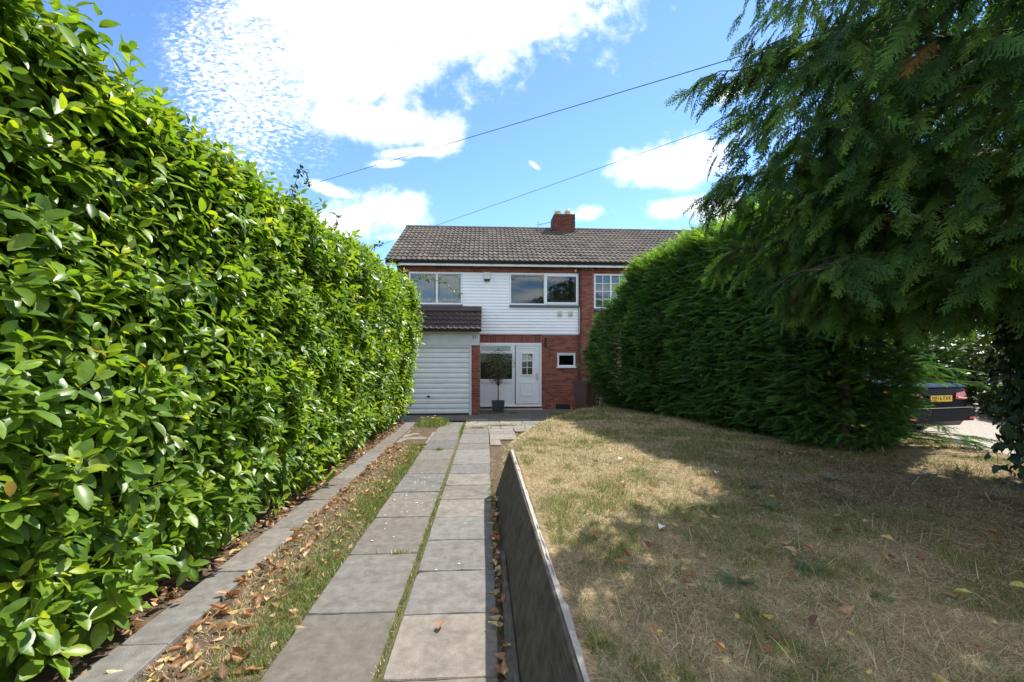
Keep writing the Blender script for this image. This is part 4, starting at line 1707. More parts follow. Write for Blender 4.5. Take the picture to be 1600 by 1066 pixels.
def build_conifer_hedge():
    base = np.array([3.9, 8.5, 0.4])
    n = 17500
    s = 7.07 * rng.random(n)
    r = 0.65
    tip = 1 - smooth01(s / 2.2)
    H = 4.05 - 0.85 * tip ** 1.6 + 0.25 * (fbm(s * 1.5, s * 0 + 1, 61) - 0.5)
    z0 = 0.38
    q = rng.random(n) * (3.2 + 1.0 + 0.9)
    k1, k2 = q < 3.2, (q >= 3.2) & (q < 4.2)
    th = (q - 3.2) / 1.0 * math.pi / 2
    nn = hp_normal(s)
    # the normal always looks to the drive (negative x)
    sg = np.where(nn[:, 0] > 0, -1, 1)[:, None]
    nn = nn * sg
    foot = hp_at(s)
    zz = np.where(k1, z0 + (H - r - z0) * q / 3.2, H - r + r * np.sin(th))
    off = np.where(k1, (0.10 + 0.56 * tip) * np.sin(np.clip((zz - z0) / 2.6, 0, 1) * math.pi), np.where(k2, -(r - r * np.cos(th)), 0))
    k3 = q >= 4.2
    off = np.where(k3, -r - (q - 4.2), off)
    zz = np.where(k3, H, zz)
    off = off + 0.34 * (fbm(s * 1.3, zz * 1.0, 63) - 0.5) + 0.16 * (fbm(s * 4, zz * 5, 64) - 0.5) - 0.2 * smooth01((0.75 - zz) / 0.4)
    P0 = np.stack([foot[:, 0] + nn[:, 0] * off, foot[:, 1] + nn[:, 1] * off, zz], 1)
    N0 = np.zeros((n, 3))
    hz = np.where(k1, 1, np.where(k2, np.cos(th), 0))
    N0[:, 0], N0[:, 1] = nn[:, 0] * hz, nn[:, 1] * hz
    N0[:, 2] = np.where(k1, 0, np.where(k2, np.sin(th), 1))
    # far end facing the house, and near end of loose boughs
    m = 2600
    ang = (-0.25 + 1.2 * rng.random(m)) * math.pi
    Pz = 0.4 + 2.9 * rng.random(m)
    rad = 1.08 * np.sqrt(np.clip(1 - ((Pz - 0.4) / 3.2) ** 4, 0, 1)) * (0.62 + 0.38 * smooth01((Pz - 0.4) / 1.5))
    cx, cy = 4.0, 12.15
    Pe = np.stack([cx + rad * np.cos(math.pi - ang), cy + 0.6 * rad * np.sin(ang), Pz], 1)
    Nee = unit(np.stack([np.cos(math.pi - ang), np.sin(ang), ang * 0], 1))
    m2 = 4200
    a2 = rng.random(m2) * math.pi
    z2 = 0.56 + 3.6 * rng.random(m2) ** 1.25
    r2 = 0.85 * np.clip(1.15 - (z2 / 5.0) ** 2, 0.2, 1) * (0.9 + 0.2 * rng.random(m2))
    r2 = r2 * (0.72 + 0.28 * smooth01((z2 - 0.5) / 0.8))
    Pn = np.stack([4.85 - r2 * np.cos(a2), 5.95 - 0.85 * r2 * np.sin(a2), z2], 1)
    Nn_ = unit(np.stack([-np.cos(a2), -np.sin(a2), 0 * a2], 1))
    P0, N0 = np.concatenate([P0, Pe, Pn]), np.concatenate([N0, Nee, Nn_])
    n = len(P0)
    dep = -0.30 * rng.random(n) ** 1.5
    P0 = P0 + N0 * dep[:, None]
    tang = unit(np.cross(N0, np.array([0, 0, 1.0])) + 1e-6)
    X = unit(N0 * 0.62 + tang * rng.normal(0.25, 0.55, n)[:, None] + np.array([0, 0, 0.16]) + rvec(n, 0.2))
    Z = unit(np.array([0, 0, 0.9]) + N0 * 0.5 + rvec(n, 0.45))
    L = 0.17 + 0.13 * rng.random(n)
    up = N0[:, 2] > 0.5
    L = np.where(up, L * 1.45, L)
    X = np.where(up[:, None], unit(X + np.array([-0.25, -0.2, 0.55])), X)
    pick = rng.random(n)
    C = CG[rng.integers(0, 4, n)] * (0.75 + 0.5 * rng.random((n, 1))) * (0.55 + 0.95 * fbm(P0[:, 1] * 1.7, P0[:, 2] * 1.7, 66))[:, None]
    # sunlit top put into the colour: upward sprays lighter and yellower
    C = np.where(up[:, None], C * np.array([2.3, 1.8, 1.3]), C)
    parts = []
    for k, tpl in enumerate(SPRAY_LO):
        sel = (pick * 2).astype(int) == k
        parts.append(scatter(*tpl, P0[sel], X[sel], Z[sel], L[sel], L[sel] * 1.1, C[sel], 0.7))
    # long loose boughs reaching out to the right at the near end
    bo = []
    rr = random.Random(9)
    wood = MB()
    for i in range(56):
        z = 0.60 + 1.9 * rr.random() ** 1.3
        a0 = Vector((4.75, 5.95, z))
        reach = (1.9 if z < 0.84 or 1.38 < z < 1.65 else 1.05) * rr.uniform(0.5, 1.0)
        th_ = R(rr.uniform(-22, 24))
        d = Vector((math.cos(th_), math.sin(th_) * 0.9 - 0.15, 0))
        pts = [a0 + d * reach * t + Vector((0, 0, 0.14 * t - 0.20 * t * t)) for t in (0, .25, .5, .75, 1)]
        wood.tube([p - Vector(base) for p in pts], 0.012, 0.003, n=4)
        for j in range(30):
            t = rr.uniform(0.1, 1.0)
            k = min(int(t * 4), 3)
            p = pts[k].lerp(pts[k + 1], t * 4 - k)
            sd = rr.choice((-1, 1))
            e = (d * rr.uniform(.7, 1.2) + Vector((-d.y, d.x, 0)) * sd * rr.uniform(0, .9) + Vector((0, 0, rr.uniform(-.35, .2)))).normalized()
            bo.append((*p, *e, rr.uniform(0.16, 0.30)))
    bo = np.array(bo)
    nbv = len(bo)
    Cb = CG[rng.integers(0, 4, nbv)] * (0.9 + 0.6 * rng.random((nbv, 1)))
    parts.append(scatter(*SPRAY_LO[0], bo[:, :3], bo[:, 3:6], unit(np.array([0, 0, 1.0]) + rvec(nbv, 0.3)), bo[:, 6], bo[:, 6] * 1.1, Cb))
    V, F, Cc = join(parts)
    tag(link('foliage', np_mesh('foliage', V - base, F, M['cypress'], Cc), ch_), kind='stuff')
    wood.obj('bough', M['bark'], ch_)
    # trunks
    for (x, yy, r_) in ((4.58, 5.5, 0.075), (4.9, 6.6, 0.08), (4.6, 7.8, 0.08), (4.35, 9.0, 0.08), (3.9, 10.2, 0.07), (3.55, 11.4, 0.07)):
        t = MB()
        t.tube([(x - base[0], yy - base[1], -0.1), (x + .02 - base[0], yy - base[1], 1.2), (x - .02 - base[0], yy + .04 - base[1], 2.9)], r_, r_ * .4, n=8)
        t.obj('trunk', M['bark'], ch_)
    # solid dark core added inside to stop light and view passing through
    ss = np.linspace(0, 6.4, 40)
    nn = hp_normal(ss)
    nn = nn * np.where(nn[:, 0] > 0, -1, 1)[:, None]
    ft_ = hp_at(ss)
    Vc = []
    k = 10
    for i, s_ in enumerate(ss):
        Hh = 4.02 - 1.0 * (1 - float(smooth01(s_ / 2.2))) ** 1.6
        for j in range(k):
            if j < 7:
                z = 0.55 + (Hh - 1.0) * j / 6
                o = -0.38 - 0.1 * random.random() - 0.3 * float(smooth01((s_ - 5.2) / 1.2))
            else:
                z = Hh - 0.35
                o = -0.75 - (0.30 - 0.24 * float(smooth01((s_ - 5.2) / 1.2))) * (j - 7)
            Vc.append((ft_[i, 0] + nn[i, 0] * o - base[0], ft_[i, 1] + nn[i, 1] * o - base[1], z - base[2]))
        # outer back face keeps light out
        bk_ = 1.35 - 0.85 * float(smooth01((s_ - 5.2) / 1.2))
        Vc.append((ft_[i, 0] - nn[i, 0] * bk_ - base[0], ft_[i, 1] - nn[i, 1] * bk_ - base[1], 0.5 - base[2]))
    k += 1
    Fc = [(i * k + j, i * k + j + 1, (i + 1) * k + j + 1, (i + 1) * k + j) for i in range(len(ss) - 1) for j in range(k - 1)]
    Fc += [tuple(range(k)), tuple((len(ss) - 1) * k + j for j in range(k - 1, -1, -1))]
    MB().add(Vc, Fc).obj('core_blocker', M['hedge_core'], ch_, fix=False)
    MB().lathe([(0.05, 0.25), (0.34, 0.45), (0.50, 1.0), (0.52, 1.9), (0.42, 2.8), (0.1, 3.3)], 4.85 - base[0], 6.25 - base[1], 12).obj('core_blocker', M['hedge_core'], ch_)  # second added core, closes bright gaps at the near end


build_conifer_hedge()

# ================================================================== BIG CYPRESS
TX, TY = 5.0, 3.55
ct = empty('cypress_tree', (TX, TY, 0.5))
tag(ct, 'large cypress tree with drooping dark fronds overhanging the right side of the lawn', 'tree')
YG = np.array([(0.046, 0.100, 0.026), (0.060, 0.122, 0.028), (0.034, 0.078, 0.024), (0.082, 0.142, 0.030)])


def crown_r(z, az):
    """crown radius at a height and bearing: wide drooping skirt, narrow top, thinner at the back"""
    r = np.interp(z, [1.7, 2.1, 2.6, 3.3, 4.0, 4.8, 5.6, 7.6], [1.7, 2.5, 2.95, 3.2, 3.2, 3.0, 2.0, 0.2])
    back = smooth01((np.cos(np.asarray(az) - R(100)) - 0.30) / 0.45)
    return r * (1 - 0.40 * back)


def build_cypress():
    rr = random.Random(21)
    tp = [(0, 0, -0.15), (0.03, 0.02, 0.6), (-0.04, 0.03, 2.0), (0.05, -0.02, 3.6), (0.0, 0.02, 5.4), (0.02, 0, 6.9)]
    MB().tube(tp, [0.27, 0.21, 0.18, 0.13, 0.07, 0.02], n=12).obj('trunk', M['bark'], ct)
    total = 0
    dead = MB()
    nb_ = 64
    boughs = []
    for b in range(nb_):
        f = (b + 0.5) / nb_
        z = 2.08 + 4.4 * f ** 1.15
        az = b * 2.39996 + rr.uniform(-.25, .25)
        rmax = float(crown_r(z + 0.25, az)) * rr.uniform(0.80, 0.98)
        d = Vector((math.cos(az), math.sin(az), 0))
        side = Vector((-d.y, d.x, 0))
        rise = 0.34 * rmax * rr.uniform(0.6, 1.1)
        curve = rr.uniform(-.25, .25)
        pts = [d * rmax * t + side * curve * rmax * t * t + Vector((0, 0, z - 0.5 + rise * t - (rise * 0.6 + 0.28) * t ** 2.6)) for t in np.linspace(0, 1, 7)]
        wood = MB()
        wood.tube(pts, 0.020 + 0.010 * rmax, 0.004, n=6)
        boughs.append(dict(z=z, az=az, r=rmax, d=d, side=side, pts=pts, wood=wood, sp=[]))
        hi = z < 5.0
        B = boughs[-1]
        ns_ = int((16 if hi else 8) * (0.4 + rmax / 3))
        for j in range(ns_):
            t = 0.28 + 0.72 * (j + rr.random()) / ns_
            k = min(int(t * 6), 5)
            p = pts[k].lerp(pts[k + 1], t * 6 - k)
            sd = 1 if j % 2 else -1
            out = (d * rr.uniform(0.4, 1.0) + side * sd * rr.uniform(0.4, 1.0)).normalized()
            ll = (0.70 - 0.38 * t) * rr.uniform(0.6, 1.2)
            up = rr.uniform(-.1, .35)
            e = [p + out * ll * q + Vector((0, 0, up * q * ll - 0.6 * ll * q * q)) for q in (0, .33, .66, 1)]
            wood.tube(e, 0.006, 0.0015, n=4, cap=False)
            for m in range(11 if hi else 6):
                q = 0.12 + 0.88 * rr.random()
                a = min(int(q * 3), 2)
                c = e[a].lerp(e[a + 1], q * 3 - a)
                o2 = (out * rr.uniform(.4, 1.1) + Vector((-out.y, out.x, 0)) * rr.uniform(-.9, .9) + Vector((0, 0, rr.uniform(-1.0, -.05)))).normalized()
                B['sp'].append((*c, *o2, rr.uniform(.16, .32) * (1.0 if hi else 1.5), d.x, d.y))
        if hi:
            for j in range(24):
                t = rr.uniform(.08, .62)
                k = min(int(t * 6), 5)
                p = pts[k].lerp(pts[k + 1], t * 6 - k)
                o2 = (d * rr.uniform(0, 1) + side * rr.uniform(-1, 1) + Vector((0, 0, rr.uniform(-.9, .15)))).normalized()
                l_ = rr.uniform(.15, .5)
                dead.tube([p, p + o2 * l_ * .5, p + o2 * l_ + Vector((0, 0, -.1 * l_))], 0.005, 0.0012, n=3, cap=False)
    # drooping outer sprays over the lumpy surface of the crown, each hung from the nearest bough
    baz = np.array([q['az'] for q in boughs])
    bz = np.array([q['z'] for q in boughs])
    m = 9500
    z = 2.12 + 3.35 * rng.random(m) ** 1.15
    az = rng.random(m) * 2 * math.pi
    lump = 0.80 + 0.42 * (fbm(az * 2.2 + 10, z * 1.6, 51) - 0.25)
    gap = fbm(az * 3.2 + 4, z * 2.6, 53)
    rad = crown_r(z, az) * lump * (1.02 - 0.42 * rng.random(m) ** 1.6)
    ok = gap > 0.27
    for zz, aa, r_, k in zip(z, az, rad, ok):
        if not k: continue
        dd = Vector((math.cos(aa), math.sin(aa), 0))
        i = int(np.argmin((1 - np.cos(baz - aa)) * 4 + (bz - zz + 0.1) ** 2))
        o2 = (dd * rr.uniform(.25, 1.0) + Vector((-dd.y, dd.x, 0)) * rr.uniform(-.8, .8) + Vector((0, 0, rr.uniform(-1.1, -.15)))).normalized()
        boughs[i]['sp'].append((dd.x * r_, dd.y * r_, zz - 0.5 + rr.uniform(-.1, .1), *o2, rr.uniform(.18, .36), dd.x, dd.y))
    for B in boughs:
        bo = B['wood'].obj('bough', M['bark'], ct)
        sp = np.array(B['sp'])
        # no frond within an arm's length of the lens
        w = sp[:, :3] + np.array([TX, TY, 0.5])
        sp = sp[np.linalg.norm(w - CAMP, axis=1) > 1.9]
        n = len(sp)
        Z = unit(np.array([0, 0, 0.55]) + rvec(n, 0.4) + 0.75 * np.stack([sp[:, 7], sp[:, 8], 0 * sp[:, 7]], 1))
        C = YG[rng.integers(0, 4, n)] * (0.7 + 0.6 * rng.random((n, 1)))
        br = rng.random(n) < 0.006
        C = np.where(br[:, None], np.array([[0.13, 0.07, 0.02]]), C)
        parts = []
        w = sp[:, :3] + np.array([TX, TY, 0.5])
        front = ((w[:, :2] - np.array([TX, TY])) @ (np.array([-0.82, -0.57])) > 0.0) & (w[:, 2] < 5.2)
        pk = np.where(front, rng.integers(0, 3, n), 3 + rng.integers(0, 2, n))
        for k, tpl in enumerate(SPRAY_HI + SPRAY_MID):
            s_ = pk == k
            if s_.any():
                parts.append(scatter(*tpl, sp[s_, :3], sp[s_, 3:6], Z[s_], sp[s_, 6], sp[s_, 6], C[s_], 0.9))
        V, F, Cc = join(parts)
        tag(link('fronds', np_mesh('fronds', V, F, M['cypress'], Cc), bo), kind='stuff')
        total += len(F)
    tag(dead.obj('dead_twigs', M['deadwood'], ct), kind='stuff')
    return total


print('cypress quads', build_cypress())

# ivy on the trunk
iv = empty('ivy', (TX, TY, 0.5))
tag(iv, 'dark ivy climbing the cypress trunk at the right edge with hanging strands', 'climber')
IVY = (np.array([(0, 0, 0), (-0.12, 0.42, 0.02), (0.32, 0.5, -.02), (0.5, 0.30, 0), (0.62, 0.36, -.03), (1.0, 0, -.1), (0.62, -0.36, -.03), (0.5, -0.30, 0), (0.32, -0.5, -.02), (-0.12, -0.42, 0.02), (0.45, 0, 0.04)], float),
       np.array([(0, 10, 2, 1), (10, 4, 3, 2), (10, 6, 5, 4), (10, 8, 7, 6), (0, 9, 8, 10)], int))


def build_ivy():
    n = 1500
    z = 0.15 + 2.5 * rng.random(n)
    a = rng.random(n) * 2 * math.pi
    rad = 0.22 + 0.14 * rng.random(n) ** 0.7 + 0.10 * np.exp(-((z - 1.5) / 0.7) ** 2)
    O = np.stack([rad * np.cos(a), rad * np.sin(a), z], 1)
    out = np.stack([np.cos(a), np.sin(a), 0 * a], 1)
    # hanging strands on the side towards the drive
    st = []
    stems = MB()
    for i in range(13):
        aa = R(110 + 130 * i / 12)
        r0 = 0.34
        p = Vector((r0 * math.cos(aa), r0 * math.sin(aa), 1.0 + 0.9 * random.random()))
        q = [p]
        for k in range(7):
            p = p + Vector((random.uniform(-.05, .03), random.uniform(-.05, .05), -0.13))
            if p.z < 0.12: break
            q.append(p)
        if len(q) > 2:
            stems.tube(q, 0.004, 0.002, n=4, cap=False)
        for k in range(len(q) * 4):
            j = random.randrange(len(q) - 1)
            c = q[j].lerp(q[j + 1], random.random())
            st.append((c.x + random.uniform(-.04, .04), c.y + random.uniform(-.04, .04), c.z, math.cos(aa), math.sin(aa)))
    st = np.array(st)
    O = np.concatenate([O, st[:, :3]])
    out = np.concatenate([out, np.stack([st[:, 3], st[:, 4], 0 * st[:, 3]], 1)])
    n = len(O)
    X = unit(np.array([0, 0, -1.0]) + out * 0.35 + rvec(n, 0.45))
    Z = unit(out + np.array([0, 0, 0.35]) + rvec(n, 0.3))
    L = 0.05 + 0.04 * rng.random(n)
    C = np.array([(0.032, 0.075, 0.028)]) * (0.6 + 0.8 * rng.random((n, 1)))
    w = O + np.array([TX, TY, 0.5])
    u, v, zc = screen(w)
    d = np.linalg.norm(w - CAMP, axis=1)
    ok = (u < 1615) & (u > 1300) & (v < 1000)
    order = np.argsort(-np.where(ok, L / d, 0))[:300]
    big = np.zeros(n, bool)
    big[order] = True
    var = [np_mesh('leaf', IVY[0], IVY[1], M['ivy'], np.tile(np.array(c), (11, 1))) for c in ((0.032, 0.075, 0.028), (0.024, 0.058, 0.024), (0.045, 0.095, 0.032))]
    for i in order:
        o = link('leaf', var[int(rng.integers(3))], iv)
        o.matrix_local = basis_matrix(O[i], X[i], Z[i], L[i], L[i])
    V, F, Cc = scatter(*IVY, O[~big], X[~big], Z[~big], L[~big], L[~big], C[~big])
    tag(link('foliage', np_mesh('foliage', V, F, M['ivy'], Cc), iv), kind='stuff')
    stems.obj('strands', M['bark'], iv)


build_ivy()

# ================================================================== SHRUBS BEYOND THE NEIGHBOUR'S DRIVE
def shrub(x, y, r, h, label, colr, n, lf=0.09):
    t = empty('shrub', (x, y, 0.15))
    tag(t, label, 'shrub', 'shrubs beyond the gravel drive')
    for i in range(5):
        a = i * 1.26
        MB().tube([(0.1 * math.cos(a), 0.1 * math.sin(a), -.05), (0.35 * r * math.cos(a), 0.35 * r * math.sin(a), h * .4), (0.6 * r * math.cos(a), 0.6 * r * math.sin(a), h * .75)], 0.04, 0.012, n=5).obj('stem', M['bark'], t)
    d = unit(rvec(n))
    d[:, 2] = np.abs(d[:, 2]) * 1.0
    lump = 0.75 + 0.5 * fbm(d[:, 0] * 2.5 + x, d[:, 1] * 2.5 + d[:, 2] * 2, 71)
    k = (0.55 + 0.45 * rng.random(n) ** 0.4) * lump
    O = np.stack([d[:, 0] * r * k, d[:, 1] * r * k, 0.15 + d[:, 2] * (h - 0.1) * k], 1)
    low = rng.random(n) < 0.35
    O[:, 2] = np.where(low, 0.1 + rng.random(n) * h * 0.5, O[:, 2])
    X = unit(d + rvec(n, 0.7))
    Z = unit(d * 0.4 + np.array([0.1, 0, 0.8]) + rvec(n, 0.5))
    L = lf * (0.7 + 0.6 * rng.random(n))
    C = np.array(colr) * (0.6 + 0.8 * rng.random((n, 1)))
    V, F, Cc = scatter(*LEAF_FLAT, O, X, Z, L, L * 0.6, C)
    tag(link('crown', np_mesh('crown', V, F, M['ivy'], Cc), t), kind='stuff')


shrub(12.2, 13.0, 1.7, 3.3, 'dense green shrub behind the dark saloon car', (0.05, 0.10, 0.02), 7500, 0.17)
shrub(15.2, 12.4, 1.9, 3.0, 'yellowish shrub right of the car beyond the gravel', (0.08, 0.11, 0.02), 7500, 0.17)
shrub(13.6, 9.6, 1.5, 2.1, 'low dark shrub beside the rear lamp of the car', (0.035, 0.06, 0.02), 5200, 0.16)
shrub(18.2, 11.6, 2.2, 3.6, 'tall dark shrub seen past the ivy clad trunk', (0.03, 0.065, 0.02), 7000, 0.18)
shrub(16.6, 7.8, 1.8, 2.6, 'brownish green shrub at the far right behind the ivy', (0.06, 0.06, 0.03), 5200, 0.17)
shrub(14.6, 17.0, 2.7, 4.3, 'tall dark shrub at the back beyond the gravel, left of a broader one', (0.035, 0.07, 0.02), 7000, 0.2)
shrub(19.0, 15.6, 2.8, 4.0, 'broad dark shrub at the back beyond the gravel', (0.03, 0.06, 0.02), 7000, 0.2)
shrub(21.5, 10.6, 2.6, 3.6, 'dull green shrub at the back on the far right', (0.04, 0.06, 0.025), 7000, 0.2)
shrub(11.0, 17.0, 2.2, 3.9, 'tall yellow green shrub rising behind the car roof', (0.07, 0.11, 0.02), 7000, 0.18)

# ================================================================== GRASS
def blades(O, hgt, wid, lean, col, name, parent=None, base=(0, 0, 0)):
    n = len(O)
    az = rng.random(n) * 2 * math.pi
    ln = lean[:, None] * np.stack([np.cos(az), np.sin(az)], 1)
    wv = np.stack([-np.sin(az), np.cos(az)], 1) * wid[:, None] * 0.5
    rot = rng.random(n) * math.pi
    wv = np.stack([np.cos(rot), np.sin(rot)], 1) * wid[:, None] * 0.5
    V = np.zeros((n, 3, 3))
    V[:, 0, :2] = O[:, :2] + wv
    V[:, 1, :2] = O[:, :2] - wv
    V[:, 0, 2] = V[:, 1, 2] = O[:, 2] - 0.004
    V[:, 2, :2] = O[:, :2] + ln
    V[:, 2, 2] = O[:, 2] + hgt
    F = np.arange(n * 3).reshape(n, 3)
    o = link(name, np_mesh(name, V.reshape(-1, 3) - np.array(base), F, M['grass'], np.repeat(col, 3, 0)), parent)
    return o


STRAW = np.array([(0.57, 0.47, 0.29), (0.48, 0.385, 0.235), (0.68, 0.59, 0.42), (0.37, 0.275, 0.165)])
GREEN = np.array([(0.17, 0.21, 0.06), (0.22, 0.25, 0.075), (0.12, 0.165, 0.05), (0.27, 0.28, 0.10)])


def lawn_grass():
    n = 620000
    # more blades near the camera: draw the distance with a falling density
    rad = 1.3 * (13.5 / 1.3) ** rng.random(n)
    rad = np.where(rng.random(n) < 0.5, rad, 1.3 + 12 * rng.random(n) ** 1.2)
    az = R(-2) + R(62) * rng.random(n)
    x, y = rad * np.sin(az), rad * np.cos(az)
    ge = np.interp(y, [0, 5.6, 6.6, 12], [6.15, 6.45, 6.8, 7.2])
    ok = (x > lawn_edge(y) + np.where(y < 5.6, 0.075, 0.02)) & (y < 14.0) & (x < ge) & (y > 0.6)
    foot = np.interp(y, HP[::-1, 1], HP[::-1, 0])
    ok &= ~((y > 5.0) & (y < 12.3) & (x > foot + 0.55) & (x < foot + 1.5))
    x, y = x[ok], y[ok]
    n = len(x)
    z = lawn_z(x, y)
    patch = fbm(x * 1.7, y * 1.7, 81)
    fine = fbm(x * 4.5, y * 4.5, 83)
    # brown mulch below the cypress
    dt = np.hypot(x - TX, y - TY)
    mulch = smooth01((3.3 - dt) / 1.6) * smooth01((fbm(x * 1.6, y * 1.6, 87) - 0.25) / 0.3)
    green = smooth01((patch * 0.6 + fine * 0.4 - 0.46) / 0.12) * (1 - 0.75 * mulch)
    isg = rng.random(n) < 0.10 + 0.52 * green
    col = np.where(isg[:, None], GREEN[rng.integers(0, 4, n)], STRAW[rng.integers(0, 4, n)]) * (0.7 + 0.6 * rng.random((n, 1)))
    brn = rng.random(n) < 0.55 * mulch
    col = np.where(brn[:, None], np.array([[0.13, 0.085, 0.05]]) * (0.6 + 0.8 * rng.random((n, 1))), col)
    keep = rng.random(n) < (1 - 0.45 * mulch) * (0.70 + 0.6 * fine)
    x, y, z, col, isg, dist = x[keep], y[keep], z[keep], col[keep], isg[keep], np.hypot(x, y)[keep]
    n = len(x)
    h = np.where(isg, 0.012 + 0.034 * rng.random(n), 0.004 + 0.018 * rng.random(n) ** 1.5)
    lean = np.where(isg, 0.012 + 0.045 * rng.random(n), 0.03 + 0.07 * rng.random(n))
    clump = fbm(x * 11, y * 11, 85)
    h = h * (0.40 + 1.1 * smooth01((clump - 0.3) / 0.4))
    tall = rng.random(n) < 0.006
    h = np.where(tall, 0.07 + 0.08 * rng.random(n), h)
    wid = (0.0026 + 0.0016 * rng.random(n)) * np.clip(dist / 3.2, 0.9, 3.0)
    g_ = blades(np.stack([x, y, z], 1), h, wid, lean, col, 'grass')
    tag(g_, kind='stuff')
    print('grass', n)


lawn_grass()


def loose_straw():
    n = 9000
    rad = 1.4 + 6 * rng.random(n) ** 1.3
    az = R(4) + R(54) * rng.random(n)
    x, y = rad * np.sin(az), rad * np.cos(az)
    ok = (x > 0.5) & (y < 8) & (x < 6.1) & (rng.random(n) < 0.25 + 0.75 * smooth01((3.4 - np.hypot(x - TX, y - TY)) / 1.5))
    x, y = x[ok], y[ok]
    n = len(x)
    a = rng.random(n) * 2 * math.pi
    X = np.stack([np.cos(a), np.sin(a), rng.normal(0, .12, n)], 1)
    O = np.stack([x, y, lawn_z(x, y) + 0.012 + 0.012 * rng.random(n)], 1)
    L = 0.05 + 0.12 * rng.random(n) ** 2
    C = np.array([(0.50, 0.42, 0.28), (0.36, 0.27, 0.16), (0.22, 0.14, 0.09)])[rng.integers(0, 3, n)] * (0.7 + .5 * rng.random((n, 1)))
    tv = np.array([(0, -.5, 0), (0, .5, 0), (.5, .5, .06), (.5, -.5, .06), (1, .3, -.02), (1, -.3, -.02)], float)
    tf = np.array([(0, 3, 2, 1), (3, 5, 4, 2)])
    V, F, Cc = scatter(tv, tf, O, X, np.tile(np.array([[0, 0, 1.]]), (n, 1)) + rvec(n, .2), L, np.full(n, .0035), C)
    tag(link('loose_straw', np_mesh('loose_straw', V, F, M['grass'], Cc)), kind='stuff')


loose_straw()


def strip_grass():
    n = 95000
    y = 0.6 + 8.3 * rng.random(n) ** 1.4
    x = -1.80 + 0.64 * rng.random(n)
    pr = (0.22 + 0.78 * smooth01((x + 1.70) / 0.45)) * (0.35 + 0.65 * smooth01((fbm(x * 3, y * 1.4, 91) - 0.35) / 0.2)) * (0.35 + 0.65 * smooth01((8.2 - y) / 2))
    ok = rng.random(n) < pr
    x, y = x[ok], y[ok]
    # weeds along joints and in front of the garage
    ex = []
    for (cx, cy, sx, sy, m) in [(-1.35, 11.55, 0.30, 0.42, 2600), (-0.56, 10.6, 0.03, 0.9, 500), (-0.56, 4.0, 0.015, 2.6, 700), (-0.86, 8.3, 0.08, 0.03, 90), (0.25, 13.9, 0.25, 0.10, 700), (0.85, 13.9, 0.12, 0.06, 300),
                               (0.08, 4.5, 0.02, 2.2, 600), (-0.2, 10.9, 0.35, 0.02, 200), (0.4, 11.25, 0.5, 0.02, 260), (-0.95, 2.08, 0.12, 0.006, 60), (-0.75, 3.88, 0.15, 0.006, 40), (2.45, 13.6, 0.4, 0.35, 1500), (-0.45, 12.1, 0.05, .15, 160)]:
        ex.append(np.stack([rng.normal(cx, sx * 0.5, m), rng.normal(cy, sy * 0.5, m)], 1))
    ex = np.concatenate(ex)
    k0 = len(x)
    x, y = np.concatenate([x, ex[:, 0]]), np.concatenate([y, ex[:, 1]])
    n = len(x)
    isg = rng.random(n) < np.where(np.arange(n) < k0, 0.12 + 0.55 * smooth01((x + 1.62) / 0.35), 0.8)
    col = np.where(isg[:, None], GREEN[rng.integers(0, 4, n)] * np.array([0.85, 1.05, 0.8]), STRAW[rng.integers(0, 4, n)]) * (0.7 + 0.6 * rng.random((n, 1)))
    h = np.where(isg, 0.02 + 0.045 * rng.random(n), 0.01 + 0.03 * rng.random(n))
    dist = np.hypot(x, y)
    z = np.where(np.arange(n) < k0, 0.0, 0.0)
    far = (np.arange(n) >= k0) & (y > 10.5)
    h = np.where(far & (x < -0.8), 0.05 + 0.16 * rng.random(n), h)
    o = blades(np.stack([x, y, z], 1), h, (0.003 + 0.002 * rng.random(n)) * np.clip(dist / 3, 1, 3.2), 0.01 + 0.04 * rng.random(n), col, 'strip_grass')
    tag(o, kind='stuff')
    # yellow weed flowers by the garage
    m = 26
    O = np.stack([rng.normal(-1.35, .16, m), rng.normal(11.6, .2, m), 0.1 + 0.13 * rng.random(m)], 1)
    V, F, Cc = scatter(*LEAF_SMALL, O, rvec(m) * np.array([1, 1, .2]), rvec(m, .3) + np.array([0, -.5, 1]), np.full(m, .035), np.full(m, .035), np.tile(np.array([[0.7, 0.55, 0.03]]), (m, 1)))
    tag(link('weed_flowers', np_mesh('weed_flowers', V, F, M['weed'], Cc)), kind='stuff')


strip_grass()

# ================================================================== DEAD LEAVES
DRY = np.array([(0.31, 0.15, 0.07), (0.40, 0.24, 0.13), (0.25, 0.12, 0.06), (0.48, 0.34, 0.20), (0.17, 0.09, 0.055), (0.50, 0.38, 0.12)])


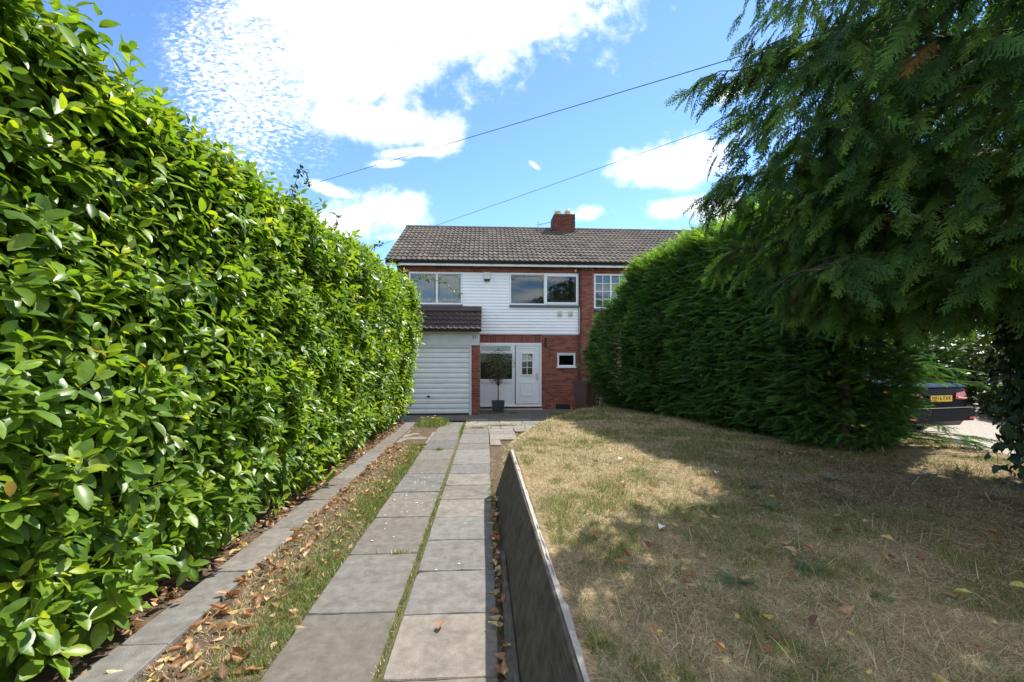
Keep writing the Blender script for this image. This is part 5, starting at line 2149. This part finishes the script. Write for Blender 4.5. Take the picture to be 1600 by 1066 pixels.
def litter():
    parts = []
    # under the laurel
    n = 2900
    y = 0.9 + 11.2 * rng.random(n) ** 1.2
    x = -2.13 - 0.75 * rng.random(n) ** 0.9 + 0.05 * rng.normal(0, 1, n)
    z = 0.01 + 0.03 * smooth01((-2.15 - x) / 0.5) + 0.02 * rng.random(n)
    # on the strip, mostly its left half
    m = 1150
    y2 = 0.9 + 8.0 * rng.random(m) ** 1.3
    x2 = -1.80 + 0.62 * rng.random(m) ** 1.5
    z2 = np.full(m, 0.008) + 0.012 * rng.random(m)
    O = np.stack([np.concatenate([x, x2]), np.concatenate([y, y2]), np.concatenate([z, z2])], 1)
    n = len(O)
    X = unit(rvec(n) * np.array([1, 1, 0.22]))
    Z = unit(np.array([0, 0, 1.0]) * rng.choice([-1, 1], n)[:, None] + rvec(n, 0.42))
    L = 0.035 + 0.055 * rng.random(n) ** 1.3
    C = DRY[rng.choice(6, n, p=[.20, .26, .14, .20, .13, .07])] * (0.7 + 0.6 * rng.random((n, 1)))
    V, F, Cc = scatter(*LEAF_DRY, O, X, Z, L, L * (0.42 + 0.2 * rng.random(n)), C)
    tag(link('leaf_litter', np_mesh('leaf_litter', V, F, M['dryleaf'], Cc, True)), kind='stuff')


litter()
DRYV = [np_mesh('fallen_leaf', LEAF_DRY[0], LEAF_DRY[1], M['dryleaf'], np.tile(c, (len(LEAF_DRY[0]), 1)), True) for c in list(DRY) + [np.array([0.62, 0.52, 0.30]), np.array([0.55, 0.50, 0.16])]]


def fallen(x, y, z, L, az, v, label, group=None, tilt=0.25):
    o = link('fallen_leaf', DRYV[v])
    nz_ = Vector((random.gauss(0, tilt), random.gauss(0, tilt), 1 if random.random() < .5 else -1))
    o.matrix_world = basis_matrix((x, y, z + 0.012), (math.cos(az), math.sin(az), random.uniform(-.1, .15)), nz_, L, L * random.uniform(.45, .62))
    tag(o, label, 'leaf', group)
    return o


fallen(-0.29, 2.74, 0.004, 0.085, 1.2, 0, 'single brown curled leaf lying alone on the right-hand paving track')
fallen(-1.98, 2.46, 0.02, 0.10, 0.2, 6, 'pale cream leaf lying on the edging slab at the hedge foot')
rr = random.Random(31)
yy = 1.9
for i in range(84):
    yy = 1.95 + 3.4 * rr.random() ** 1.25
    v = rr.choice([0, 1, 1, 3, 2, 3, 6])
    hue = ['orange brown', 'light brown', 'rust coloured', 'tan', '', '', 'pale cream'][v]
    zone = 'close to the bottom edge of the view' if yy < 2.6 else 'halfway along the footing' if yy < 3.6 else 'beyond the end of the footing'
    fallen(0.10 + rr.uniform(-.025, .03), yy, rr.uniform(-.01, .045), rr.uniform(.05, .085), rr.uniform(0, 6.3), v, hue + ' leaf at the retaining wall foot ' + zone, 'leaves along the foot of the retaining wall', 0.38)
for i in range(120):
    f = rr.random()
    d = 1.9 + 4.6 * f ** 1.2
    a = R(rr.uniform(14, 56))
    x, y = d * math.sin(a), d * math.cos(a)
    if x < 0.5 or x > 6: continue
    v = rr.choice([0, 0, 1, 2, 3, 4, 4, 5, 1])
    hue = ['orange brown', 'light brown', 'rust coloured', 'tan', 'dark brown', 'yellowish'][v]
    zone = ('near the retaining wall' if x < 1.1 else 'below the ivy clad cypress' if math.hypot(x - TX, y - TY) < 1.6 else 'in the back of the lawn by the conifer hedge' if y > 3.9 else 'at the bottom edge of the view' if y < 2.1 else 'in the middle of the shaded lawn')
    fallen(x, y, float(lawn_z(np.array(x), np.array(y))) + 0.022, rr.uniform(.032, .075), rr.uniform(0, 6.3), v, hue + ' fallen leaf ' + zone, 'fallen leaves on the lawn', 0.4)
for (x, y, v, lab) in [(2.26, 2.05, 7, 'large pale yellow green leaf on the shaded lawn'), (2.62, 2.1, 7, 'smaller yellow leaf on the lawn right of a pale leaf'), (0.98, 2.62, 4, 'dark brown curled leaf standing up on the lawn near the wall')]:
    fallen(x, y, float(lawn_z(np.array(x), np.array(y))) + 0.015, 0.075, rr.uniform(0, 6), v, lab, None, 0.2)

# scraps of white paper on the lawn
for (x, y, s, lab) in [(1.52, 4.98, .06, 'scrap of white paper on the lawn before the conifer hedge'), (2.3, 4.35, .045, 'small white scrap near the middle of the lawn'), (1.18, 2.95, .05, 'white scrap on the sunlit lawn near the wall'), (4.35, 4.2, .06, 'white scrap in the sunlit grass beside the conifer trunk')]:
    z = float(lawn_z(np.array(x), np.array(y)))
    mb = MB()
    mb.add([(-s / 2, -s / 2, .012), (s / 2, -s / 3, .03), (s / 2.4, s / 2, .018), (-s / 3, s / 2.5, .036), (0, 0, .022)], [(0, 1, 4), (1, 2, 4), (2, 3, 4), (3, 0, 4)])
    o = mb.obj('paper_scrap', M['paper'], fix=False)
    o.location = (x, y, z + .015)
    tag(o, lab, 'paper')

# low weeds in the lawn
for (x, y, s, c, lab) in [(2.22, 3.38, .11, (0.12, 0.17, 0.10), 'blue green weed with a yellow flower in the lawn'), (1.76, 2.32, .10, (0.10, 0.16, 0.08), 'feathery grey green weed in the middle of the lawn'),
                          (1.28, 2.25, .10, (0.11, 0.17, 0.08), 'feathery weed nearer the wall in the shaded lawn'), (2.62, 1.72, .15, (0.05, 0.12, 0.055), 'dark green weed clump at the bottom right of the lawn'),
                          (2.45, 3.95, .10, (0.13, 0.17, 0.12), 'pale weed at the back of the shaded lawn'), (3.3, 4.1, .10, (0.10, 0.16, 0.09), 'grey green weed in the lawn before the conifer trunk'), (1.9, 2.05, .05, (0.10, 0.18, 0.05), 'tiny green weed beside fallen leaves on the lawn')]:
    t = empty('weed', (x, y, float(lawn_z(np.array(x), np.array(y)))))
    tag(t, lab, 'weed')
    n = 26
    a = rng.random(n) * 2 * math.pi
    X = np.stack([np.cos(a), np.sin(a), 0.25 + 0.7 * rng.random(n)], 1)
    Zv = np.tile(np.array([[0, 0, 1.0]]), (n, 1)) + rvec(n, .2)
    V, F, Cc = scatter(*SPRAY_MID[0], np.zeros((n, 3)) + rvec(n, .012) * np.array([1, 1, 0]), X, Zv, s * (0.7 + 0.5 * rng.random(n)), s * 0.8, np.tile(np.array(c), (n, 1)) * (0.7 + 0.6 * rng.random((n, 1))))
    tag(link('rosette', np_mesh('rosette', V, F, M['weed'], Cc), t), kind='stuff')
    if 'yellow flower' in lab:
        V, F, Cc = scatter(*LEAF_SMALL, np.zeros((8, 3)) + np.array([0.03, 0.02, 0.09]), np.stack([np.cos(np.arange(8) * .785), np.sin(np.arange(8) * .785), np.full(8, .25)], 1), np.tile(np.array([[0, 0, 1.]]), (8, 1)), np.full(8, .025), np.full(8, .016), np.tile(np.array([[0.7, 0.45, 0.03]]), (8, 1)))
        link('flower', np_mesh('flower', V, F, M['weed'], Cc), t)

# bindweed by the bin
def small_plant():
    t = empty('leafy_plant', (3.45, 12.6, 0.15))
    tag(t, 'small pale leaved plant growing between the brown bin and the conifer hedge', 'plant')
    st_ = MB()
    Os = []
    for i in range(7):
        a = random.uniform(-.5, .6)
        pts = [(0, 0, 0), (-.05 + a * .3, -.1, .3), (-.1 + a * .8, -.16, .45 + random.uniform(.0, .25))]
        st_.tube(pts, .006, .003, n=4)
        for k in range(11):
            f = random.uniform(.2, 1)
            p = Vector(pts[0]).lerp(Vector(pts[2]), f)
            Os.append((p.x + random.uniform(-.06, .06), p.y + random.uniform(-.05, .02), p.z))
    st_.obj('stem', M['twig'], t)
    Os = np.array(Os)
    n = len(Os)
    V, F, Cc = scatter(*LEAF_LO, Os, rvec(n) + np.array([0, -.4, -.3]), rvec(n, .4) + np.array([0, -.7, .6]), np.full(n, .085), np.full(n, .07), np.array([[0.14, 0.20, 0.12]]) * (0.6 + .8 * rng.random((n, 1))))
    tag(link('foliage', np_mesh('foliage', V, F, M['ivy'], Cc, True), t), kind='stuff')


small_plant()

# ================================================================== OLIVE TREE IN A PLANTER
pl_ = empty('planter', (0.385, 14.15, 0.0))
tag(pl_, 'square dark slate planter in front of the white side screen', 'planter')
pm = MB()
b0, b1, h_ = 0.17, 0.205, 0.37
outer = [(-b0, -b0, 0), (b0, -b0, 0), (b0, b0, 0), (-b0, b0, 0), (-b1, -b1, h_), (b1, -b1, h_), (b1, b1, h_), (-b1, b1, h_)]
i1 = b1 - 0.025
inner = [(-i1, -i1, h_), (i1, -i1, h_), (i1, i1, h_), (-i1, i1, h_), (-i1, -i1, h_ - .06), (i1, -i1, h_ - .06), (i1, i1, h_ - .06), (-i1, i1, h_ - .06)]
pm.add(outer + inner, [(0, 3, 2, 1), (0, 1, 5, 4), (1, 2, 6, 5), (2, 3, 7, 6), (3, 0, 4, 7), (4, 5, 9, 8), (5, 6, 10, 9), (6, 7, 11, 10), (7, 4, 8, 11), (8, 9, 13, 12), (9, 10, 14, 13), (10, 11, 15, 14), (11, 8, 12, 15)])
pm.obj('pot', M['slate'], pl_)
so = MB()
so.box(-i1 + .002, i1 - .002, -i1 + .002, i1 - .002, h_ - .09, h_ - .04)
so.obj('soil', M['soil'], pl_)
ot = empty('olive_tree', (0.385, 14.15, 0.33))
tag(ot, 'small round headed olive tree growing in the slate planter', 'tree')


def olive():
    rr = random.Random(5)
    MB().tube([(0, 0, -.03), (.01, 0, .3), (-.005, 0, .62)], .02, .016, n=7).obj('trunk', M['bark'], ot)
    tips = []
    for i in range(15):
        a = i * 2.4
        r_ = rr.uniform(.15, .42)
        z = rr.uniform(.85, 1.55)
        p = [(0, 0, .58 + rr.uniform(-.1, .06)), (r_ * .55 * math.cos(a), r_ * .55 * math.sin(a), .58 + (z - .58) * .45), (r_ * math.cos(a), r_ * math.sin(a), z)]
        MB().tube(p, .010, .003, n=5).obj('branch', M['bark'], ot)
        tips.append(p)
    n = 1900
    d = unit(rvec(n))
    k = rng.random(n) ** 0.42
    O = d * k[:, None] * np.array([0.47, 0.45, 0.52]) * (0.75 + 0.5 * fbm(d[:, 0] * 2 + 5, d[:, 2] * 2, 77))[:, None] + np.array([0, 0, 1.14])
    low = rng.random(n) < 0.04
    O = np.where(low[:, None], O * np.array([0.8, 0.8, 0.3]) + np.array([0, 0, .36]), O)
    X = unit(d * 0.7 + rvec(n, .6) + np.array([0, 0, .25]))
    C = np.array([[0.12, 0.135, 0.075]]) * (0.5 + rng.random((n, 1)))
    V, F, Cc = scatter(*LEAF_SMALL, O, X, rvec(n, .6) + np.array([0, 0, 1.0]), 0.05 + 0.025 * rng.random(n), np.full(n, .016), C)
    tag(link('crown', np_mesh('crown', V, F, M['olive'], Cc), ot), kind='stuff')


olive()

# ================================================================== WHEELIE BIN
bn = empty('wheelie_bin', (3.10, 13.6, -0.03), R(24))
tag(bn, 'brown wheelie bin standing against the brick wall beside the conifer hedge', 'bin')
bm_ = MB()
ring = []
for (z, hx, hy, c) in [(0.06, .235, .25, .04), (0.10, .24, .265, .04), (0.55, .265, .32, .045), (0.93, .285, .36, .05), (0.935, .305, .38, .05), (0.99, .305, .38, .05)]:
    for (sx, sy) in ((-1, -1), (1, -1), (1, 1), (-1, 1)):
        for j in range(3):
            base_a = {(-1, -1): 180, (1, -1): 270, (1, 1): 0, (-1, 1): 90}[(sx, sy)]
            a = R(base_a + 45 * j)
            ring.append((sx * (hx - c) + c * math.cos(a), sy * (hy - c) + c * math.sin(a), z))
fs = [(i * 12 + k, i * 12 + (k + 1) % 12, (i + 1) * 12 + (k + 1) % 12, (i + 1) * 12 + k) for i in range(5) for k in range(12)]
fs += [tuple(range(12))]
bm_.add(ring, fs)
BB = bm_.obj('body', M['bin'], bn)
rb = MB()
for x in (-.16, -.08, .08, .16):
    rb.add([(x - .012, -.262, .14), (x + .012, -.262, .14), (x + .012, -.352, .86), (x - .012, -.352, .86), (x - .006, -.278, .14), (x + .006, -.278, .14), (x + .006, -.368, .86), (x - .006, -.368, .86)],
           [(4, 5, 6, 7), (0, 4, 7, 3), (1, 2, 6, 5), (0, 1, 5, 4), (3, 7, 6, 2)])
rb.obj('rib', M['bin'], BB)
ld = MB()
sec = []
for i in range(9):
    t = i / 8
    yy = -0.40 + 0.80 * t
    zz = 1.0 + 0.075 * math.sin(math.pi * min(1, t * 0.9 + .1)) ** .7
    sec.append((yy, zz))
poly = sec + [(0.40, 0.985), (-0.40, 0.985)]
ld.ext(poly, -.315, .315)
ld.obj('lid', M['bin'], bn)
hn = MB()
hn.tube([(-.24, .40, .97), (-.24, .47, .99), (.24, .47, .99), (.24, .40, .97)], .014, n=6)
hn.obj('handle', M['bin'], bn)
for x in (-.25, .25):
    wm = MB().lathe([(.1, -.02), (.1, .02), (.06, .025), (.06, -.025)], 0, 0, 16)
    wm.v = [(x + z, .27 + xx, .10 + yy) for xx, yy, z in wm.v]
    wm.obj('wheel', M['tyre'], bn)
nl = MB()
nl.add([(-.12, -.3, 1.062), (-.02, -.3, 1.064), (-.02, -.2, 1.076), (-.12, -.2, 1.076)], [(0, 1, 2, 3)])
nl.obj('sticker', M['paper'], bn, fix=False)

# ================================================================== PARKED CAR
car = empty('parked_car', (8.16, 7.62, 0.19), R(10.5))
tag(car, 'dark saloon car with yellow rear number plate parked beyond the conifer hedge', 'car')
# local axes: +y forwards, rear face near y = 0, x to the right, z up
SECT = [  # y, half width, bottom, belt, deck
    (0.00, 0.70, 0.36, 0.80, 0.93), (0.04, 0.80, 0.30, 0.84, 0.985), (0.14, 0.865, 0.26, 0.87, 1.01), (0.40, 0.90, 0.22, 0.90, 1.03), (0.75, 0.91, 0.20, 0.92, 1.03),
    (1.30, 0.91, 0.20, 0.93, 1.00), (2.2, 0.905, 0.20, 0.93, 0.97), (3.1, 0.90, 0.20, 0.92, 0.97), (3.7, 0.89, 0.20, 0.88, 0.93), (4.2, 0.86, 0.22, 0.78, 0.85), (4.5, 0.76, 0.26, 0.66, 0.74), (4.62, 0.60, 0.34, 0.56, 0.62)]
vs = []
for (y, w, b, be, d) in SECT:
    half = [(0.0, b), (w * .80, b), (w * .96, b + .08), (w, (b + be) / 2), (w * .975, be), (w * .90, d - .015), (w * .55, d), (0, d + .005)]
    full = half + [(-x, z) for x, z in reversed(half[1:-1])]
    vs += [(x, y, z) for x, z in full]
k = 14
fs = [(i * k + j, i * k + (j + 1) % k, (i + 1) * k + (j + 1) % k, (i + 1) * k + j) for i in range(len(SECT) - 1) for j in range(k)]
fs += [tuple(range(k)), tuple((len(SECT) - 1) * k + j for j in range(k - 1, -1, -1))]
body = MB().add(vs, fs).obj('body', M['carpaint'], car, smooth=True)
md = body.modifiers.new('s', 'SUBSURF')
md.levels = md.render_levels = 1
cab = []
for (y, wb, wt, zb, zt) in [(0.72, .70, .66, 1.0, 1.035), (1.05, .80, .64, .97, 1.23), (1.55, .84, .62, .95, 1.405), (2.2, .85, .62, .95, 1.43), (2.75, .84, .62, .94, 1.38), (3.25, .80, .64, .93, 1.16), (3.62, .74, .68, .90, 0.96)]:
    cab += [(-wb, y, zb), (-wt - (wb - wt) * .25, y, zt - .05), (-wt * .8, y, zt), (wt * .8, y, zt), (wt + (wb - wt) * .25, y, zt - .05), (wb, y, zb)]
n_ = 7
fs = [(i * 6 + j, i * 6 + j + 1, (i + 1) * 6 + j + 1, (i + 1) * 6 + j) for i in range(n_ - 1) for j in range(5)]
MB().add(cab, fs).obj('windows', M['carglass'], car, smooth=True)
rf_ = MB()
rf_.add([(-.53, 1.52, 1.412), (.53, 1.52, 1.412), (.55, 2.2, 1.445), (-.55, 2.2, 1.445), (.53, 2.72, 1.40), (-.53, 2.72, 1.40), (-.60, 1.5, 1.372), (.60, 1.5, 1.372), (.63, 2.2, 1.40), (-.63, 2.2, 1.40), (.60, 2.75, 1.352), (-.60, 2.75, 1.352)],
        [(0, 1, 2, 3), (3, 2, 4, 5), (6, 0, 3, 9), (9, 3, 5, 11), (1, 7, 8, 2), (2, 8, 10, 4)])
for sx in (-1, 1):
    rf_.tube([(sx * .70, .70, 1.03), (sx * .655, 1.05, 1.21), (sx * .615, 1.5, 1.36)], .035, n=6)
    rf_.tube([(sx * .615, 2.72, 1.35), (sx * .66, 3.25, 1.14), (sx * .72, 3.62, .96)], .03, n=6)
rf_.obj('roof', M['carpaint'], car)
sp_ = MB()
sp_.add([(-.72, .02, .985), (.72, .02, .985), (.70, .16, 1.035), (-.70, .16, 1.035), (-.72, .0, .965), (.72, .0, .965), (.70, .18, 1.02), (-.70, .18, 1.02)], [(0, 1, 2, 3), (0, 4, 5, 1), (3, 2, 6, 7), (0, 3, 7, 4), (1, 5, 6, 2)])
sp_.obj('boot_lip', M['carpaint'], car)
bp_ = MB()
bp_.ext([(-.055, .36), (-.075, .50), (-.07, .58), (-.02, .62), (.1, .60), (.1, .34)], -.78, .78)
for sx in (-1, 1):
    bp_.add([(sx * .78, -.055, .36), (sx * .78, -.075, .50), (sx * .78, -.07, .58), (sx * .78, -.02, .62), (sx * .905, .22, .34), (sx * .925, .20, .5), (sx * .92, .22, .58), (sx * .90, .26, .62)],
            [(0, 1, 5, 4), (1, 2, 6, 5), (2, 3, 7, 6)])
BPR = bp_.obj('bumper', M['carpaint'], car)
ts = MB()
ts.box(-.72, .72, -.085, -.02, .60, .612)
ts.obj('trim_strip', M['chrome'], BPR)
dfz = MB()
dfz.ext([(-.04, .36), (.02, .27), (.12, .25), (.12, .36)], -.55, .55)
dfz.obj('diffuser', M['black'], BPR)
for sx in (-1, 1):
    rl = MB()
    rl.add([(sx * .80, -.07, .40), (sx * .64, -.079, .40), (sx * .64, -.079, .43), (sx * .80, -.07, .43)], [(0, 1, 2, 3)])
    rl.obj('reflector', M['redlamp'], BPR, fix=False)
    lm = MB()
    P4 = [(.40, .005, .755), (.66, .02, .735), (.80, .085, .74), (.885, .20, .77), (.90, .32, .86), (.87, .26, .93), (.80, .12, .92), (.66, .035, .895), (.42, .012, .86)]
    fr_ = [(sx * x, y - .02, z) for x, y, z in P4]
    bk = [(sx * x * .98, y + .06, z) for x, y, z in P4]
    nP = len(P4)
    lm.add(fr_ + bk + [(sx * .68, .0, .82)], [(i, (i + 1) % nP, 2 * nP) for i in range(nP)] + [(i, nP + i, nP + (i + 1) % nP, (i + 1) % nP) for i in range(nP)])
    LMo = lm.obj('tail_lamp', M['redlamp'], car)
    lw = MB()
    lw.add([(sx * .44, -.026, .775), (sx * .68, -.014, .758), (sx * .68, -.016, .775), (sx * .44, -.028, .80)], [(0, 1, 2, 3)])
    lw.obj('lens', M['white'], LMo, fix=False)
npl = MB()
npl.cbox(-.26, .26, -.045, -.03, .715, .826, .003)
NP = npl.obj('number_plate', M['plate'], car)
text_obj('lettering', 'MF16 EXK', 0.105, (0, -.047, .771), (R(90), 0, 0), M['plate_black'], NP, 0.001)
for (x, y) in ((-.80, .98), (.80, .98), (-.80, 3.75), (.80, 3.75)):
    w_ = MB().lathe([(.20, -.10), (.30, -.105), (.325, -.08), (.325, .08), (.30, .105), (.20, .10)], 0, 0, 24)
    w_.v = [(x + z, y + xx, .325 + yy) for xx, yy, z in w_.v]
    WH = w_.obj('wheel', M['tyre'], car)
    r_ = MB()
    for i in range(10):
        a = i * math.pi / 5
        s_ = 1 if x > 0 else -1
        r_.tube([(x + s_ * .10, y, .325), (x + s_ * .095, y + .20 * math.cos(a), .325 + .20 * math.sin(a))], .018, n=5)
    r_.obj('rim', M['chrome'], WH)

# ================================================================== OVERHEAD CABLES
def cable(label, a, b, sag, r):
    a, b = Vector(a), Vector(b)
    pts = [a.lerp(b, t) + Vector((0, 0, -4 * sag * t * (1 - t))) for t in np.linspace(0, 1, 40)]
    mb = MB().tube([p - a for p in pts], r, n=5)
    o = mb.obj('overhead_cable', M['cable'])
    o.location = a
    tag(o, label, 'cable', 'overhead cables')


def extend(a, b, ea, eb):
    a, b = Vector(a), Vector(b)
    return a + (a - b) * ea, b + (b - a) * eb


cable('upper overhead cable crossing the sky from the laurel top to the cypress', *extend((-10.79, 23.67, 10.23), (6.17, 8.65, 8.18), 0.5, 0.7), 0.12, 0.010)
cable('lower overhead cable passing behind the house roof towards the cypress', *extend((-8.52, 30.55, 8.94), (9.43, 14.47, 10.16), 0.5, 0.5), 0.10, 0.010)
